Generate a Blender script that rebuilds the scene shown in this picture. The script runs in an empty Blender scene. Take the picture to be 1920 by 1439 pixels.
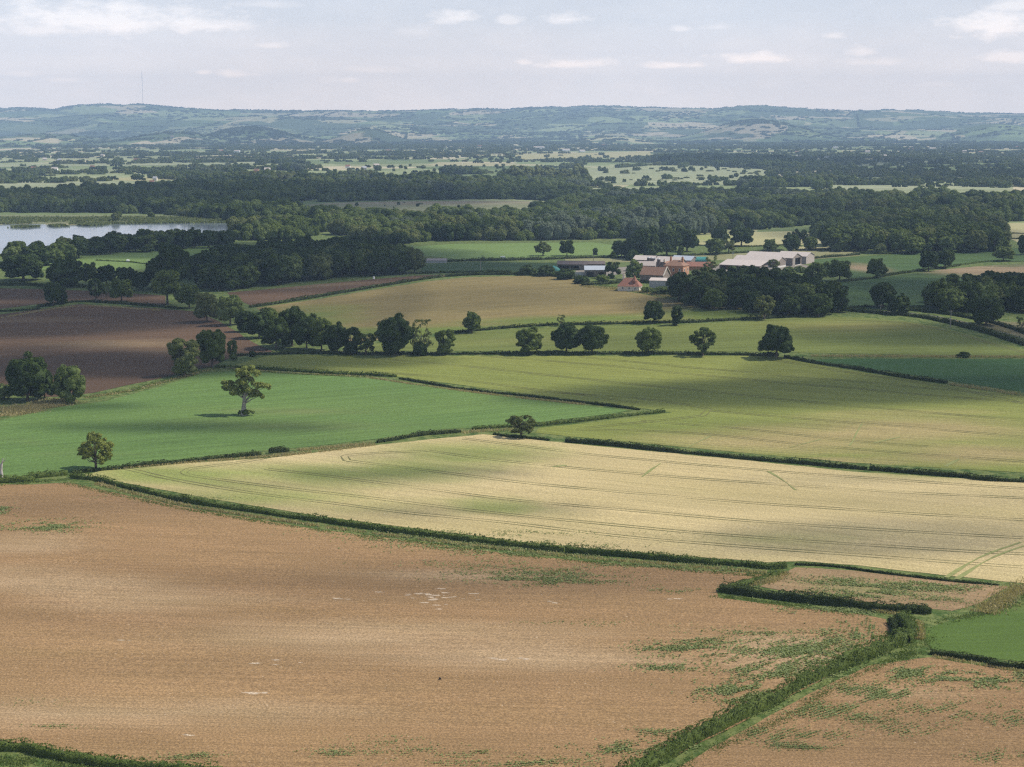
import bpy, bmesh, math, random
import numpy as np
from mathutils import Vector, Matrix, geometry

rng = np.random.default_rng(7)
random.seed(7)
C = bpy.context.scene.collection
SC = bpy.context.scene

# ------------------------------------------------------------------ camera, light, sky
F_PX, W_PX, H_PX = 3000.0, 1920.0, 1439.0
HORIZON = 235.0
CAM_Z = 90.0
PITCH = math.atan((H_PX / 2 - HORIZON) / F_PX)
cam_d = bpy.data.cameras.new('camera')
cam = bpy.data.objects.new('camera', cam_d)
C.objects.link(cam)
cam.location = (0, 0, CAM_Z)
cam.rotation_euler = (math.pi / 2 - PITCH, 0, 0)
cam_d.sensor_width = 36
cam_d.lens = 36 * F_PX / W_PX
cam_d.clip_start = 1
cam_d.clip_end = 60000
SC.camera = cam

SUN_EL, SUN_AZ = math.radians(50), math.radians(10)      # azimuth from +X (right of the view) towards +Y (away)
SUN = Vector((math.cos(SUN_EL) * math.cos(SUN_AZ), math.cos(SUN_EL) * math.sin(SUN_AZ), math.sin(SUN_EL)))
sun_d = bpy.data.lights.new('sun', 'SUN')
sun_d.energy = 5.0
sun_d.angle = math.radians(0.5)
sun_d.color = (1.0, 0.93, 0.82)
sun = bpy.data.objects.new('sun', sun_d)
sun.rotation_euler = SUN.to_track_quat('Z', 'Y').to_euler()
sun.location = (0, 0, 3000)
C.objects.link(sun)

SC.view_settings.view_transform = 'Standard'
SC.view_settings.look = 'None'
SC.view_settings.gamma = 1
SC.view_settings.exposure = 0.15
SC.cycles.transparent_max_bounces = 32
SC.cycles.max_bounces = 5
SC.cycles.diffuse_bounces = 2
SC.cycles.glossy_bounces = 2
SC.cycles.transmission_bounces = 3
SC.cycles.volume_bounces = 0
SC.cycles.use_denoising = False
SC.cycles.sample_clamp_indirect = 4
SC.cycles.pixel_filter_type = 'BLACKMAN_HARRIS'
SC.cycles.filter_width = 1.3

HAZE_DENSITY = 9.0e-5
HAZE_COLOR = (0.50, 0.72, 1.0)
SKY_STRENGTH = 0.11


def nd(nt, typ, **kw):
    n = nt.nodes.new(typ)
    for k, v in kw.items():
        if k == 'inp':
            for a, b in v.items():
                n.inputs[a].default_value = b
        else:
            setattr(n, k, v)
    return n


def px_dir(px, py):
    """direction (numpy, ...,3) of the photograph's pixel"""
    px, py = np.broadcast_arrays(np.asarray(px, float), np.asarray(py, float))
    a = (px - W_PX / 2) / F_PX
    b = (H_PX / 2 - py) / F_PX
    c, s = math.cos(PITCH), math.sin(PITCH)
    return np.stack([a, c + b * s, -s + b * c], -1)


def sky_dir(px, py):
    d = px_dir(px, py)
    d = d / np.linalg.norm(d)
    return math.atan2(d[0], d[1]), math.asin(d[2])


world = bpy.data.worlds.new('World')
SC.world = world
world.use_nodes = True
wn = world.node_tree
wn.nodes.clear()
L = wn.links.new
out = nd(wn, 'ShaderNodeOutputWorld')
bg = nd(wn, 'ShaderNodeBackground', inp={'Strength': SKY_STRENGTH})
L(bg.outputs[0], out.inputs['Surface'])
sky = nd(wn, 'ShaderNodeTexSky', sky_type='NISHITA', sun_disc=False, sun_elevation=SUN_EL,
         sun_rotation=math.pi / 2 - SUN_AZ, altitude=60, air_density=1.0, dust_density=1.6, ozone_density=1.2)
tc = nd(wn, 'ShaderNodeTexCoord')
sep = nd(wn, 'ShaderNodeSeparateXYZ')
L(tc.outputs['Generated'], sep.inputs[0])


def m(op, a, b=None, clamp=False):
    n = nd(wn, 'ShaderNodeMath', operation=op, use_clamp=clamp)
    for i, v in enumerate((a, b)):
        if v is None:
            continue
        if isinstance(v, (int, float)):
            n.inputs[i].default_value = v
        else:
            L(v, n.inputs[i])
    return n.outputs[0]


az = m('ARCTAN2', sep.outputs[0], sep.outputs[1])
el = m('ARCSINE', sep.outputs[2])
comb = nd(wn, 'ShaderNodeCombineXYZ')
L(m('MULTIPLY', az, 60), comb.inputs[0]); L(m('MULTIPLY', el, 150), comb.inputs[1])
n1 = nd(wn, 'ShaderNodeTexNoise', inp={'Scale': 0.9, 'Detail': 8, 'Roughness': 0.62})
L(comb.outputs[0], n1.inputs['Vector'])
n2 = nd(wn, 'ShaderNodeTexNoise', inp={'Scale': 0.22, 'Detail': 4, 'Roughness': 0.5})
L(comb.outputs[0], n2.inputs['Vector'])
nz = m('SUBTRACT', n1.outputs[0], 0.5)
nz2 = m('SUBTRACT', n2.outputs[0], 0.5)
PUFFS = [  # px centre, half width, half height, strength
    (205, 40, 230, 36, .95), (400, 50, 90, 16, .8), (90, 55, 120, 20, .6), (850, 34, 50, 16, .8), (958, 39, 26, 12, .6), (1058, 37, 46, 13, .8),
    (500, 86, 50, 9, .5), (452, 140, 42, 9, .55), (380, 137, 14, 5, .5), (120, 150, 40, 8, .35), (655, 151, 26, 7, .4),
    (700, 132, 60, 9, .25), (985, 118, 20, 7, .6), (1080, 122, 80, 12, .7), (1265, 123, 62, 9, .7), (1430, 110, 80, 14, .85),
    (1275, 55, 22, 8, .5), (1345, 52, 32, 9, .35), (1562, 68, 26, 7, .5), (1616, 96, 28, 13, .55), (1635, 118, 60, 9, .35),
    (1865, 48, 95, 32, 1.0), (1900, 12, 60, 20, .8), (1890, 110, 55, 16, .6), (40, 140, 40, 8, .3), (500, 8, 60, 10, .4),
    (785, 62, 40, 18, .25), (620, 150, 40, 12, .2), (1750, 160, 60, 8, .2)]
tot = None
for (cx, cy, hw, hh, st) in PUFFS:
    a0, e0 = sky_dir(cx, cy)
    u = m('DIVIDE', m('SUBTRACT', az, a0), hw / F_PX)
    v = m('DIVIDE', m('SUBTRACT', el, e0), hh / F_PX)
    # flatter underside: stretch below the centre
    v = m('MULTIPLY', v, m('ADD', 1.0, m('MULTIPLY', m('LESS_THAN', v, 0.0), 0.6)))
    d = m('SQRT', m('ADD', m('MULTIPLY', u, u), m('MULTIPLY', v, v)))
    d = m('ADD', d, m('MULTIPLY', nz, 2.6))
    k = m('MULTIPLY', m('MULTIPLY', m('SUBTRACT', 1.15, d, True), 1.15, True), st)
    tot = k if tot is None else m('MAXIMUM', tot, k)
# a broad loose field of thin cloud elsewhere in the sky
veil = m('ADD', 0.10, m('MULTIPLY', m('ADD', nz2, m('MULTIPLY', nz, 0.6)), 1.1), True)
veil = m('MULTIPLY', veil, 0.45)
fac = m('MAXIMUM', tot, veil)
hz_f = nd(wn, 'ShaderNodeMapRange', interpolation_type='SMOOTHSTEP', inp={'From Min': 0.14, 'From Max': 0.35, 'To Min': 1.0, 'To Max': 0.15})
L(el, hz_f.inputs['Value'])
base = nd(wn, 'ShaderNodeMix', data_type='RGBA')
ramp = nd(wn, 'ShaderNodeValToRGB')      # bright milky air low down, fading upward (value x 25)
rf_ = nd(wn, 'ShaderNodeMapRange', inp={'From Min': 0.0, 'From Max': 0.16})
L(el, rf_.inputs['Value']); L(rf_.outputs[0], ramp.inputs[0])
RAMP = [(0.014, (2.10, 1.70, 1.40)), (.030, (1.96, 1.60, 1.32)), (.0435, (1.36, 1.20, 1.10)), (.0626, (.98, .95, .95)), (.0746, (.87, .87, .90)), (.16, (.52, .59, .72))]
for k_, (e_, c_) in enumerate(RAMP):
    q_ = ramp.color_ramp.elements[k_] if k_ < 2 else ramp.color_ramp.elements.new(e_ / .16)
    q_.position = e_ / .16; q_.color = tuple(v_ / SKY_STRENGTH / 25 for v_ in c_) + (1,)
rs_ = nd(wn, 'ShaderNodeVectorMath', operation='SCALE', inp={'Scale': 25.0}); L(ramp.outputs[0], rs_.inputs[0])
L(hz_f.outputs[0], base.inputs[0]); L(sky.outputs[0], base.inputs[6]); L(rs_.outputs[0], base.inputs[7])
cl = nd(wn, 'ShaderNodeMix', data_type='RGBA')
pc_ = nd(wn, 'ShaderNodeMix', data_type='RGBA', blend_type='MULTIPLY'); pc_.inputs[0].default_value = 1; pc_.inputs[7].default_value = (1.50, 1.40, 1.30, 1)
L(base.outputs[2], pc_.inputs[6]); L(pc_.outputs[2], cl.inputs[7])
L(fac, cl.inputs[0]); L(base.outputs[2], cl.inputs[6])
L(cl.outputs[2], bg.inputs['Color'])


# ------------------------------------------------------------------ numbers: noise, terrain, unprojection
_perm = rng.random((64, 64))


def vnoise(x, y):
    x = np.asarray(x, float); y = np.asarray(y, float)
    xi = np.floor(x).astype(int); yi = np.floor(y).astype(int)
    fx = x - xi; fy = y - yi
    fx = fx * fx * (3 - 2 * fx); fy = fy * fy * (3 - 2 * fy)
    g = lambda i, j: _perm[i % 64, j % 64]
    return (g(xi, yi) * (1 - fx) + g(xi + 1, yi) * fx) * (1 - fy) + (g(xi, yi + 1) * (1 - fx) + g(xi + 1, yi + 1) * fx) * fy


def fbm(x, y, o=4):
    s = 0; a = 0.5
    for i in range(o):
        s = s + a * vnoise(x * 2 ** i + 13.7 * i, y * 2 ** i + 7.1 * i); a *= .5
    return s


def sstep(a, b, x):
    t = np.clip((x - a) / (b - a), 0, 1)
    return t * t * (3 - 2 * t)


def near_h(x, y):
    x = np.asarray(x, float); y = np.asarray(y, float)
    k = 1 - sstep(900, 1180, y)
    h = (1.5 * np.sin(x / 88 + 0.6) * np.sin(y / 125 + 0.9) + 1.2 * np.sin((x + y) / 150 + 2.0)) * k
    h = h + 5.0 * np.exp(-((x - 10) ** 2 + (y - 900) ** 2) / (2 * 130 ** 2)) * k
    h = h + 3.5 * np.exp(-((x - 150) ** 2 + (y - 740) ** 2) / (2 * 110 ** 2)) * k
    return h


def P(px, py, lift=0.0):
    """world point on the ground that the photograph's pixel shows"""
    d = px_dir(px, py)
    z = np.zeros(np.shape(px), float)
    for _ in range(8):
        t = (CAM_Z - z) / (-d[..., 2])
        x = d[..., 0] * t; y = d[..., 1] * t
        z = near_h(x, y)
    return np.stack([x, y, z + lift], -1)


def mpp(p):
    """metres per photograph pixel at world point p"""
    return (p[1] * math.cos(PITCH) + (CAM_Z - p[2]) * math.sin(PITCH)) / F_PX


def tag(o, label=None, cat=None, group=None, kind=None):
    if label: o['label'] = label
    if cat: o['category'] = cat
    if group: o['group'] = group
    if kind: o['kind'] = kind
    return o


def mesh_np(name, V, F, mat=None, smooth=False, attrs=None):
    """V (n,3); F: array (m,k) or a list of such arrays"""
    me = bpy.data.meshes.new(name)
    V = np.asarray(V, np.float32)
    Fs = F if isinstance(F, list) else [F]
    Fs = [np.asarray(f, np.int32) for f in Fs if len(f)]
    me.vertices.add(len(V)); me.vertices.foreach_set('co', V.ravel())
    if Fs:
        nl = sum(f.size for f in Fs); nf = sum(len(f) for f in Fs)
        me.loops.add(nl); me.polygons.add(nf)
        me.loops.foreach_set('vertex_index', np.concatenate([f.ravel() for f in Fs]))
        tots = np.concatenate([np.full(len(f), f.shape[1], np.int32) for f in Fs])
        me.polygons.foreach_set('loop_start', np.concatenate([[0], np.cumsum(tots)[:-1]]).astype(np.int32))
        me.polygons.foreach_set('loop_total', tots)
        me.polygons.foreach_set('use_smooth', np.full(nf, bool(smooth)))
    me.update(calc_edges=True)
    if attrs:
        for k, a in attrs.items():
            a = np.asarray(a)
            if a.dtype.kind == 'i':
                at = me.attributes.new(k, 'INT', 'POINT'); at.data.foreach_set('value', a.astype(np.int32).ravel())
            elif a.ndim == 2:
                at = me.attributes.new(k, 'FLOAT_VECTOR', 'POINT'); at.data.foreach_set('vector', a.astype(np.float32).ravel())
            else:
                at = me.attributes.new(k, 'FLOAT', 'POINT'); at.data.foreach_set('value', a.astype(np.float32).ravel())
    if mat:
        me.materials.append(mat)
    return me


def obj(name, me, parent=None, loc=None):
    o = bpy.data.objects.new(name, me)
    C.objects.link(o)
    if parent: o.parent = parent
    if loc is not None: o.location = loc
    return o


def empty(name, loc, rz=0):
    o = bpy.data.objects.new(name, None)
    o.empty_display_size = 1
    o.location = loc; o.rotation_euler = (0, 0, rz)
    C.objects.link(o)
    return o


# ------------------------------------------------------------------ materials
def new_mat(name):
    mt = bpy.data.materials.new(name); mt.use_nodes = True
    nt = mt.node_tree; nt.nodes.clear()
    o = nd(nt, 'ShaderNodeOutputMaterial')
    return mt, nt, o


def rgba(c): return (c[0], c[1], c[2], 1)


def mixc(nt, fac, a, b, mode='MIX'):
    n = nd(nt, 'ShaderNodeMix', data_type='RGBA', blend_type=mode)
    for i, v in ((0, fac), (6, a), (7, b)):
        if isinstance(v, (tuple, list)): n.inputs[i].default_value = rgba(v)
        elif isinstance(v, (int, float)): n.inputs[i].default_value = v
        else: nt.links.new(v, n.inputs[i])
    return n.outputs[2]


def noise(nt, vec, scale, detail=3, rough=0.55, lo=0.35, hi=0.65):
    n = nd(nt, 'ShaderNodeTexNoise', inp={'Scale': scale, 'Detail': detail, 'Roughness': rough})
    if vec is not None: nt.links.new(vec, n.inputs['Vector'])
    r = nd(nt, 'ShaderNodeMapRange', inp={'From Min': lo, 'From Max': hi})
    nt.links.new(n.outputs[0], r.inputs['Value'])
    return r.outputs[0]


def field_mat(name, ca, cb, cpatch=None, ang=0.0, stripe=0.35, dens=1.6, stripe_len=0.02, speck=0.35, sscale=2.2, big=0.012, speck_col=None, speck_thr=.66):
    """soil or crop: two broad tones, a patch tone by attribute, drill lines along ang, fine grain"""
    mt, nt, o = new_mat(name)
    geo = nd(nt, 'ShaderNodeNewGeometry')
    pos = geo.outputs['Position']
    mp = nd(nt, 'ShaderNodeMapping', vector_type='POINT')
    mp.inputs['Rotation'].default_value = (0, 0, -ang)
    nt.links.new(pos, mp.inputs[0])
    st = nd(nt, 'ShaderNodeMapping'); st.inputs['Scale'].default_value = (stripe_len, dens, 1)
    nt.links.new(mp.outputs[0], st.inputs[0])
    st2 = nd(nt, 'ShaderNodeMapping'); st2.inputs['Scale'].default_value = (0.25, 1.0, 1)
    nt.links.new(mp.outputs[0], st2.inputs[0])
    c = mixc(nt, noise(nt, st2.outputs[0], big, 5, .6, .3, .7), ca, cb)
    if cpatch is not None:
        at = nd(nt, 'ShaderNodeAttribute', attribute_name='patch')
        n = nd(nt, 'ShaderNodeMath', operation='MULTIPLY_ADD', use_clamp=True, inp={1: 0.9})
        nt.links.new(noise(nt, st2.outputs[0], .05, 5, .65, .2, .8), n.inputs[0])
        pm = nd(nt, 'ShaderNodeMath', operation='SUBTRACT', inp={1: 0.45}); nt.links.new(at.outputs['Fac'], pm.inputs[0])
        nt.links.new(pm.outputs[0], n.inputs[2])
        pf = nd(nt, 'ShaderNodeMath', operation='MULTIPLY', use_clamp=True)
        nt.links.new(n.outputs[0], pf.inputs[0])
        g = nd(nt, 'ShaderNodeMapRange', inp={'From Min': 0.0, 'From Max': 0.35}); nt.links.new(at.outputs['Fac'], g.inputs['Value'])
        nt.links.new(g.outputs[0], pf.inputs[1])
        c = mixc(nt, pf.outputs[0], c, cpatch)
    md_ = noise(nt, st2.outputs[0], big * 9, 5, .7, .3, .7)
    c = mixc(nt, md_, mixc(nt, 1.0, c, (.84, .86, .82), 'MULTIPLY'), c)
    sf = noise(nt, st.outputs[0], 1.0, 4, .65, .36, .64)
    dk = mixc(nt, 1.0, c, (1 - stripe, 1 - stripe, 1 - stripe), 'MULTIPLY')
    c = mixc(nt, sf, dk, c)
    gf = noise(nt, mp.outputs[0], sscale, 4, .75, .38, .62)
    dk2 = mixc(nt, 1.0, c, (1 - speck, 1 - speck, 1 - speck), 'MULTIPLY')
    c = mixc(nt, gf, dk2, c)
    if speck_col is not None:
        n = nd(nt, 'ShaderNodeTexNoise', inp={'Scale': 1.7, 'Detail': 3, 'Roughness': .75})
        nt.links.new(pos, n.inputs['Vector'])
        r = nd(nt, 'ShaderNodeMapRange', inp={'From Min': speck_thr, 'From Max': speck_thr + .06}); nt.links.new(n.outputs[0], r.inputs['Value'])
        c = mixc(nt, r.outputs[0], c, speck_col)
    b = nd(nt, 'ShaderNodeBsdfPrincipled', inp={'Roughness': 0.95})
    b.inputs['Specular IOR Level'].default_value = 0.15
    nt.links.new(c, b.inputs['Base Color'])
    bu = nd(nt, 'ShaderNodeBump', inp={'Strength': 0.6, 'Distance': 0.12})
    nb = nd(nt, 'ShaderNodeMath', operation='ADD')
    nt.links.new(sf, nb.inputs[0]); nt.links.new(gf, nb.inputs[1])
    nt.links.new(nb.outputs[0], bu.inputs['Height'])
    nt.links.new(bu.outputs[0], b.inputs['Normal'])
    nt.links.new(b.outputs[0], o.inputs[0])
    return mt


def plain_mat(name, col, rough=0.8, var=0.2, scale=1.5, spec=0.2, metal=0):
    mt, nt, o = new_mat(name)
    t = nd(nt, 'ShaderNodeTexCoord')
    f = noise(nt, t.outputs['Object'], scale, 4, .65, .3, .7)
    dk = tuple(x * (1 - var) for x in col)
    b = nd(nt, 'ShaderNodeBsdfPrincipled', inp={'Roughness': rough, 'Metallic': metal})
    b.inputs['Specular IOR Level'].default_value = spec
    nt.links.new(mixc(nt, f, dk, col), b.inputs['Base Color'])
    nt.links.new(b.outputs[0], o.inputs[0])
    return mt


def corrugated_mat(name, col, stain, pitch=2.0, rough=0.7):
    mt, nt, o = new_mat(name)
    t = nd(nt, 'ShaderNodeTexCoord')
    w = nd(nt, 'ShaderNodeTexWave', inp={'Scale': pitch, 'Distortion': 0.2})
    nt.links.new(t.outputs['Object'], w.inputs['Vector'])
    f = noise(nt, t.outputs['Object'], .9, 6, .75, .48, .8)
    c = mixc(nt, f, col, stain)
    c = mixc(nt, w.outputs['Fac'], c, mixc(nt, 1.0, c, (.78, .78, .78), 'MULTIPLY'))
    b = nd(nt, 'ShaderNodeBsdfPrincipled', inp={'Roughness': rough})
    nt.links.new(c, b.inputs['Base Color'])
    nt.links.new(b.outputs[0], o.inputs[0])
    return mt


def brick_mat(name, c1, c2, mortar, scale=1.2):
    mt, nt, o = new_mat(name)
    t = nd(nt, 'ShaderNodeTexCoord')
    bt = nd(nt, 'ShaderNodeTexBrick', inp={'Scale': scale, 'Color1': rgba(c1), 'Color2': rgba(c2), 'Mortar': rgba(mortar), 'Mortar Size': .02})
    nt.links.new(t.outputs['Object'], bt.inputs['Vector'])
    f = noise(nt, t.outputs['Object'], .8, 5, .7, .3, .7)
    c = mixc(nt, f, bt.outputs[0], mixc(nt, 1.0, bt.outputs[0], (.7, .68, .66), 'MULTIPLY'))
    b = nd(nt, 'ShaderNodeBsdfPrincipled', inp={'Roughness': .9})
    nt.links.new(c, b.inputs['Base Color']); nt.links.new(b.outputs[0], o.inputs[0])
    return mt


def foliage_mat(name, ca, cb, trans=0.25, nscale=.12):
    mt, nt, o = new_mat(name)
    geo = nd(nt, 'ShaderNodeNewGeometry')
    oi = nd(nt, 'ShaderNodeObjectInfo')
    f1 = noise(nt, geo.outputs['Position'], nscale, 3, .6, .3, .7)
    f2 = noise(nt, geo.outputs['Position'], 1.3, 2, .6, .3, .7)
    av = nd(nt, 'ShaderNodeMath', operation='ADD'); nt.links.new(f1, av.inputs[0]); nt.links.new(oi.outputs['Random'], av.inputs[1])
    av2 = nd(nt, 'ShaderNodeMath', operation='ADD'); nt.links.new(av.outputs[0], av2.inputs[0]); nt.links.new(f2, av2.inputs[1])
    dv = nd(nt, 'ShaderNodeMath', operation='DIVIDE', inp={1: 3.0}); nt.links.new(av2.outputs[0], dv.inputs[0])
    c = mixc(nt, dv.outputs[0], ca, cb)
    df = nd(nt, 'ShaderNodeBsdfPrincipled', inp={'Roughness': .62})
    df.inputs['Specular IOR Level'].default_value = 0.08
    nt.links.new(c, df.inputs['Base Color'])
    tr = nd(nt, 'ShaderNodeBsdfTranslucent')
    nt.links.new(mixc(nt, 1.0, c, (1.3, 1.35, .7), 'MULTIPLY'), tr.inputs[0])
    mx = nd(nt, 'ShaderNodeMixShader', inp={0: trans})
    nt.links.new(df.outputs[0], mx.inputs[1]); nt.links.new(tr.outputs[0], mx.inputs[2])
    nt.links.new(mx.outputs[0], o.inputs[0])
    return mt


M = {}
M['dark'] = foliage_mat('foliage_dark', (.022, .042, .010), (.062, .094, .020))
M['mid'] = foliage_mat('foliage_mid', (.050, .080, .018), (.135, .175, .040))
M['olive'] = foliage_mat('foliage_olive', (.080, .105, .030), (.170, .190, .065))
M['light'] = foliage_mat('foliage_light', (.090, .130, .035), (.160, .200, .060))
M['sunny'] = foliage_mat('foliage_sunny', (.13, .165, .035), (.25, .28, .075))
M['silver'] = foliage_mat('foliage_silver', (.085, .115, .075), (.140, .170, .110))
M['brown'] = foliage_mat('foliage_brown', (.110, .075, .060), (.160, .110, .085))
M['hedge'] = foliage_mat('hedge_leaves', (.045, .075, .017), (.128, .168, .040), nscale=.35)
M['hedge_dark'] = foliage_mat('hedge_leaves_dark', (.018, .030, .010), (.065, .088, .024), nscale=.35)
M['weed'] = foliage_mat('weed_leaves', (.15, .19, .06), (.30, .34, .15), nscale=.3)
M['straw'] = foliage_mat('dry_grass', (.30, .25, .12), (.46, .40, .22), nscale=.3)
M['grass'] = foliage_mat('green_grass', (.10, .15, .04), (.20, .24, .08), nscale=.3)
M['reed'] = foliage_mat('reed_leaves', (.11, .14, .05), (.20, .22, .09), nscale=.05)
M['bark'] = plain_mat('bark', (.13, .105, .08), .95, .5, 3)
M['pale_bark'] = plain_mat('pale_bark', (.38, .35, .31), .95, .5, 3)

# ------------------------------------------------------------------ ground sheet
def axis(spec):
    r = [spec[0][0]]
    for a, b, s in spec:
        n = max(1, int(round((b - a) / s)))
        r += list(a + (b - a) * (np.arange(n) + 1) / n)
    return np.array(r)


gx = axis([(-9000, -2500, 500), (-2500, -700, 100), (-700, 700, 12), (700, 2500, 100), (2500, 9000, 500)])
gy = axis([(-400, 1300, 12), (1300, 2500, 100), (2500, 19000, 550)])
X, Y = np.meshgrid(gx, gy)
V = np.stack([X.ravel(), Y.ravel(), near_h(X, Y).ravel()], -1)
nx, ny = len(gx), len(gy)
i = np.arange(ny - 1)[:, None] * nx + np.arange(nx - 1)[None, :]
Fq = np.stack([i, i + 1, i + 1 + nx, i + nx], -1).reshape(-1, 4)


def patchwork_mat(name, cell, cols, hedge=(.04, .06, .025), rot=.3, stretch=(1, .7), wood_thr=.62, hw=.045):
    """distant land: irregular fields, each of one crop, dark hedge lines between, woods by broad noise"""
    mt, nt, o = new_mat(name)
    geo = nd(nt, 'ShaderNodeNewGeometry')
    mp = nd(nt, 'ShaderNodeMapping'); mp.inputs['Rotation'].default_value = (0, 0, rot)
    mp.inputs['Scale'].default_value = (stretch[0] / cell, stretch[1] / cell, 0)
    nt.links.new(geo.outputs['Position'], mp.inputs[0])
    wob = nd(nt, 'ShaderNodeTexNoise', inp={'Scale': .8, 'Detail': 2})
    nt.links.new(mp.outputs[0], wob.inputs['Vector'])
    ad = nd(nt, 'ShaderNodeMix', data_type='VECTOR', factor_mode='UNIFORM'); ad.inputs[0].default_value = .25
    nt.links.new(mp.outputs[0], ad.inputs[4]); nt.links.new(wob.outputs['Color'], ad.inputs[5])
    vo = nd(nt, 'ShaderNodeTexVoronoi', inp={'Scale': 1.0, 'Randomness': .8})
    vo.distance = 'CHEBYCHEV'
    nt.links.new(ad.outputs[1], vo.inputs['Vector'])
    ve = nd(nt, 'ShaderNodeTexVoronoi', feature='DISTANCE_TO_EDGE', inp={'Scale': 1.0, 'Randomness': .8})
    nt.links.new(ad.outputs[1], ve.inputs['Vector'])
    sx = nd(nt, 'ShaderNodeSeparateColor'); nt.links.new(vo.outputs['Color'], sx.inputs[0])
    ramp = nd(nt, 'ShaderNodeValToRGB'); ramp.color_ramp.interpolation = 'CONSTANT'
    els = ramp.color_ramp.elements
    for k, c in enumerate(cols):
        e = els[0] if k == 0 else (els[1] if k == 1 else els.new(k / len(cols)))
        e.position = k / len(cols); e.color = rgba(c)
    nt.links.new(sx.outputs[0], ramp.inputs[0])
    c = ramp.outputs[0]
    f = noise(nt, geo.outputs['Position'], .03, 4, .6, .3, .7)
    c = mixc(nt, f, c, mixc(nt, 1.0, c, (.75, .78, .72), 'MULTIPLY'))
    wn_ = noise(nt, geo.outputs['Position'], .0011, 5, .65, wood_thr - .01, wood_thr + .01)
    c = mixc(nt, wn_, c, hedge)
    b = nd(nt, 'ShaderNodeBsdfPrincipled', inp={'Roughness': .95}); b.inputs['Specular IOR Level'].default_value = .1
    nt.links.new(c, b.inputs['Base Color']); nt.links.new(b.outputs[0], o.inputs[0])
    return mt


# one ground material: rough grass near, patchwork of fields on the flat land further off
m_levels = patchwork_mat('levels_fields', 170, [(.20, .24, .11), (.25, .28, .14), (.36, .33, .20), (.15, .19, .08), (.46, .40, .27), (.24, .26, .14), (.29, .31, .17), (.12, .16, .065)], wood_thr=.60)
nt = m_levels.node_tree
bs = [n for n in nt.nodes if n.type == 'BSDF_PRINCIPLED'][0]
far_c = bs.inputs['Base Color'].links[0].from_socket
geo = nd(nt, 'ShaderNodeNewGeometry')
gr = mixc(nt, noise(nt, geo.outputs['Position'], .35, 6, .75, .42, .58), (.055, .10, .022), (.17, .20, .065))
gr = mixc(nt, noise(nt, geo.outputs['Position'], 2.5, 4, .7, .3, .7), mixc(nt, 1.0, gr, (.6, .6, .6), 'MULTIPLY'), gr)
sp = nd(nt, 'ShaderNodeSeparateXYZ'); nt.links.new(geo.outputs['Position'], sp.inputs[0])
mr = nd(nt, 'ShaderNodeMapRange', inp={'From Min': 1250, 'From Max': 1500}); nt.links.new(sp.outputs[1], mr.inputs['Value'])
nt.links.new(mixc(nt, mr.outputs[0], gr, far_c), bs.inputs['Base Color'])
g = obj('ground', mesh_np('ground', V, Fq, m_levels, True)); g['kind'] = 'structure'

# ------------------------------------------------------------------ distant hills (real relief, 7 to 17 km off)
SKYLINE = [(-900, 215), (-300, 208), (0, 204), (60, 202), (110, 205), (150, 199), (185, 196), (212, 195), (240, 197), (268, 195), (300, 198), (340, 202), (420, 206),
           (500, 207), (600, 208), (700, 208), (780, 208), (850, 205), (900, 204), (950, 206), (1000, 201), (1060, 201), (1130, 198), (1180, 200),
           (1250, 203), (1330, 205), (1380, 200), (1420, 199), (1470, 203), (1530, 206), (1580, 208), (1650, 206), (1740, 208), (1800, 212), (1920, 214), (2300, 216), (2900, 222)]
R_TOP = 14800.0


def z_at(px_y, dist):
    d = px_dir(960, px_y)
    return CAM_Z + dist * d[2] / d[1]


def hills_h(x, y):
    u = 960 + F_PX * x / np.maximum(y, 1) / math.cos(PITCH) * math.cos(PITCH)
    sk = np.interp(u, [a for a, _ in SKYLINE], [b for _, b in SKYLINE])
    d = px_dir(960, sk)
    zt = CAM_Z + R_TOP * d[..., 2] / d[..., 1]
    s = sstep(9300, R_TOP, y)
    rough = (fbm(x / 900, y / 900, 5) - .48)
    s2 = np.clip(s ** 0.85 + rough * 1.0 * s * (1 - s) * 2.2, 0, 1)
    h = zt * s2 * 0.985 + (fbm(x / 300, y / 260, 3) - .45) * 34 * np.minimum(1, s * 3) * (1 - sstep(.9, 1, s))
    back = sstep(R_TOP, 17500, y)
    h = np.where(y > R_TOP, zt * (1 - .35 * back), h)
    h = h - 6 + 6 * sstep(7000, 8200, y)
    # lone lower hills standing out on the flat
    for (cx, cy, hw, top, dist, dep) in ISLANDS:
        c = px_dir(cx, cy); X0 = c[0] / c[1] * dist
        zt2 = z_at(top, dist)
        rx = hw * dist / F_PX
        q = ((x - X0) / rx) ** 2 + ((y - dist) / dep) ** 2
        h = np.maximum(h, (zt2 * 1.02) * np.exp(-q * 1.6) * (0.85 + .3 * fbm(x / 350 + 5, y / 350, 4)) - 3)
    return h


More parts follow.
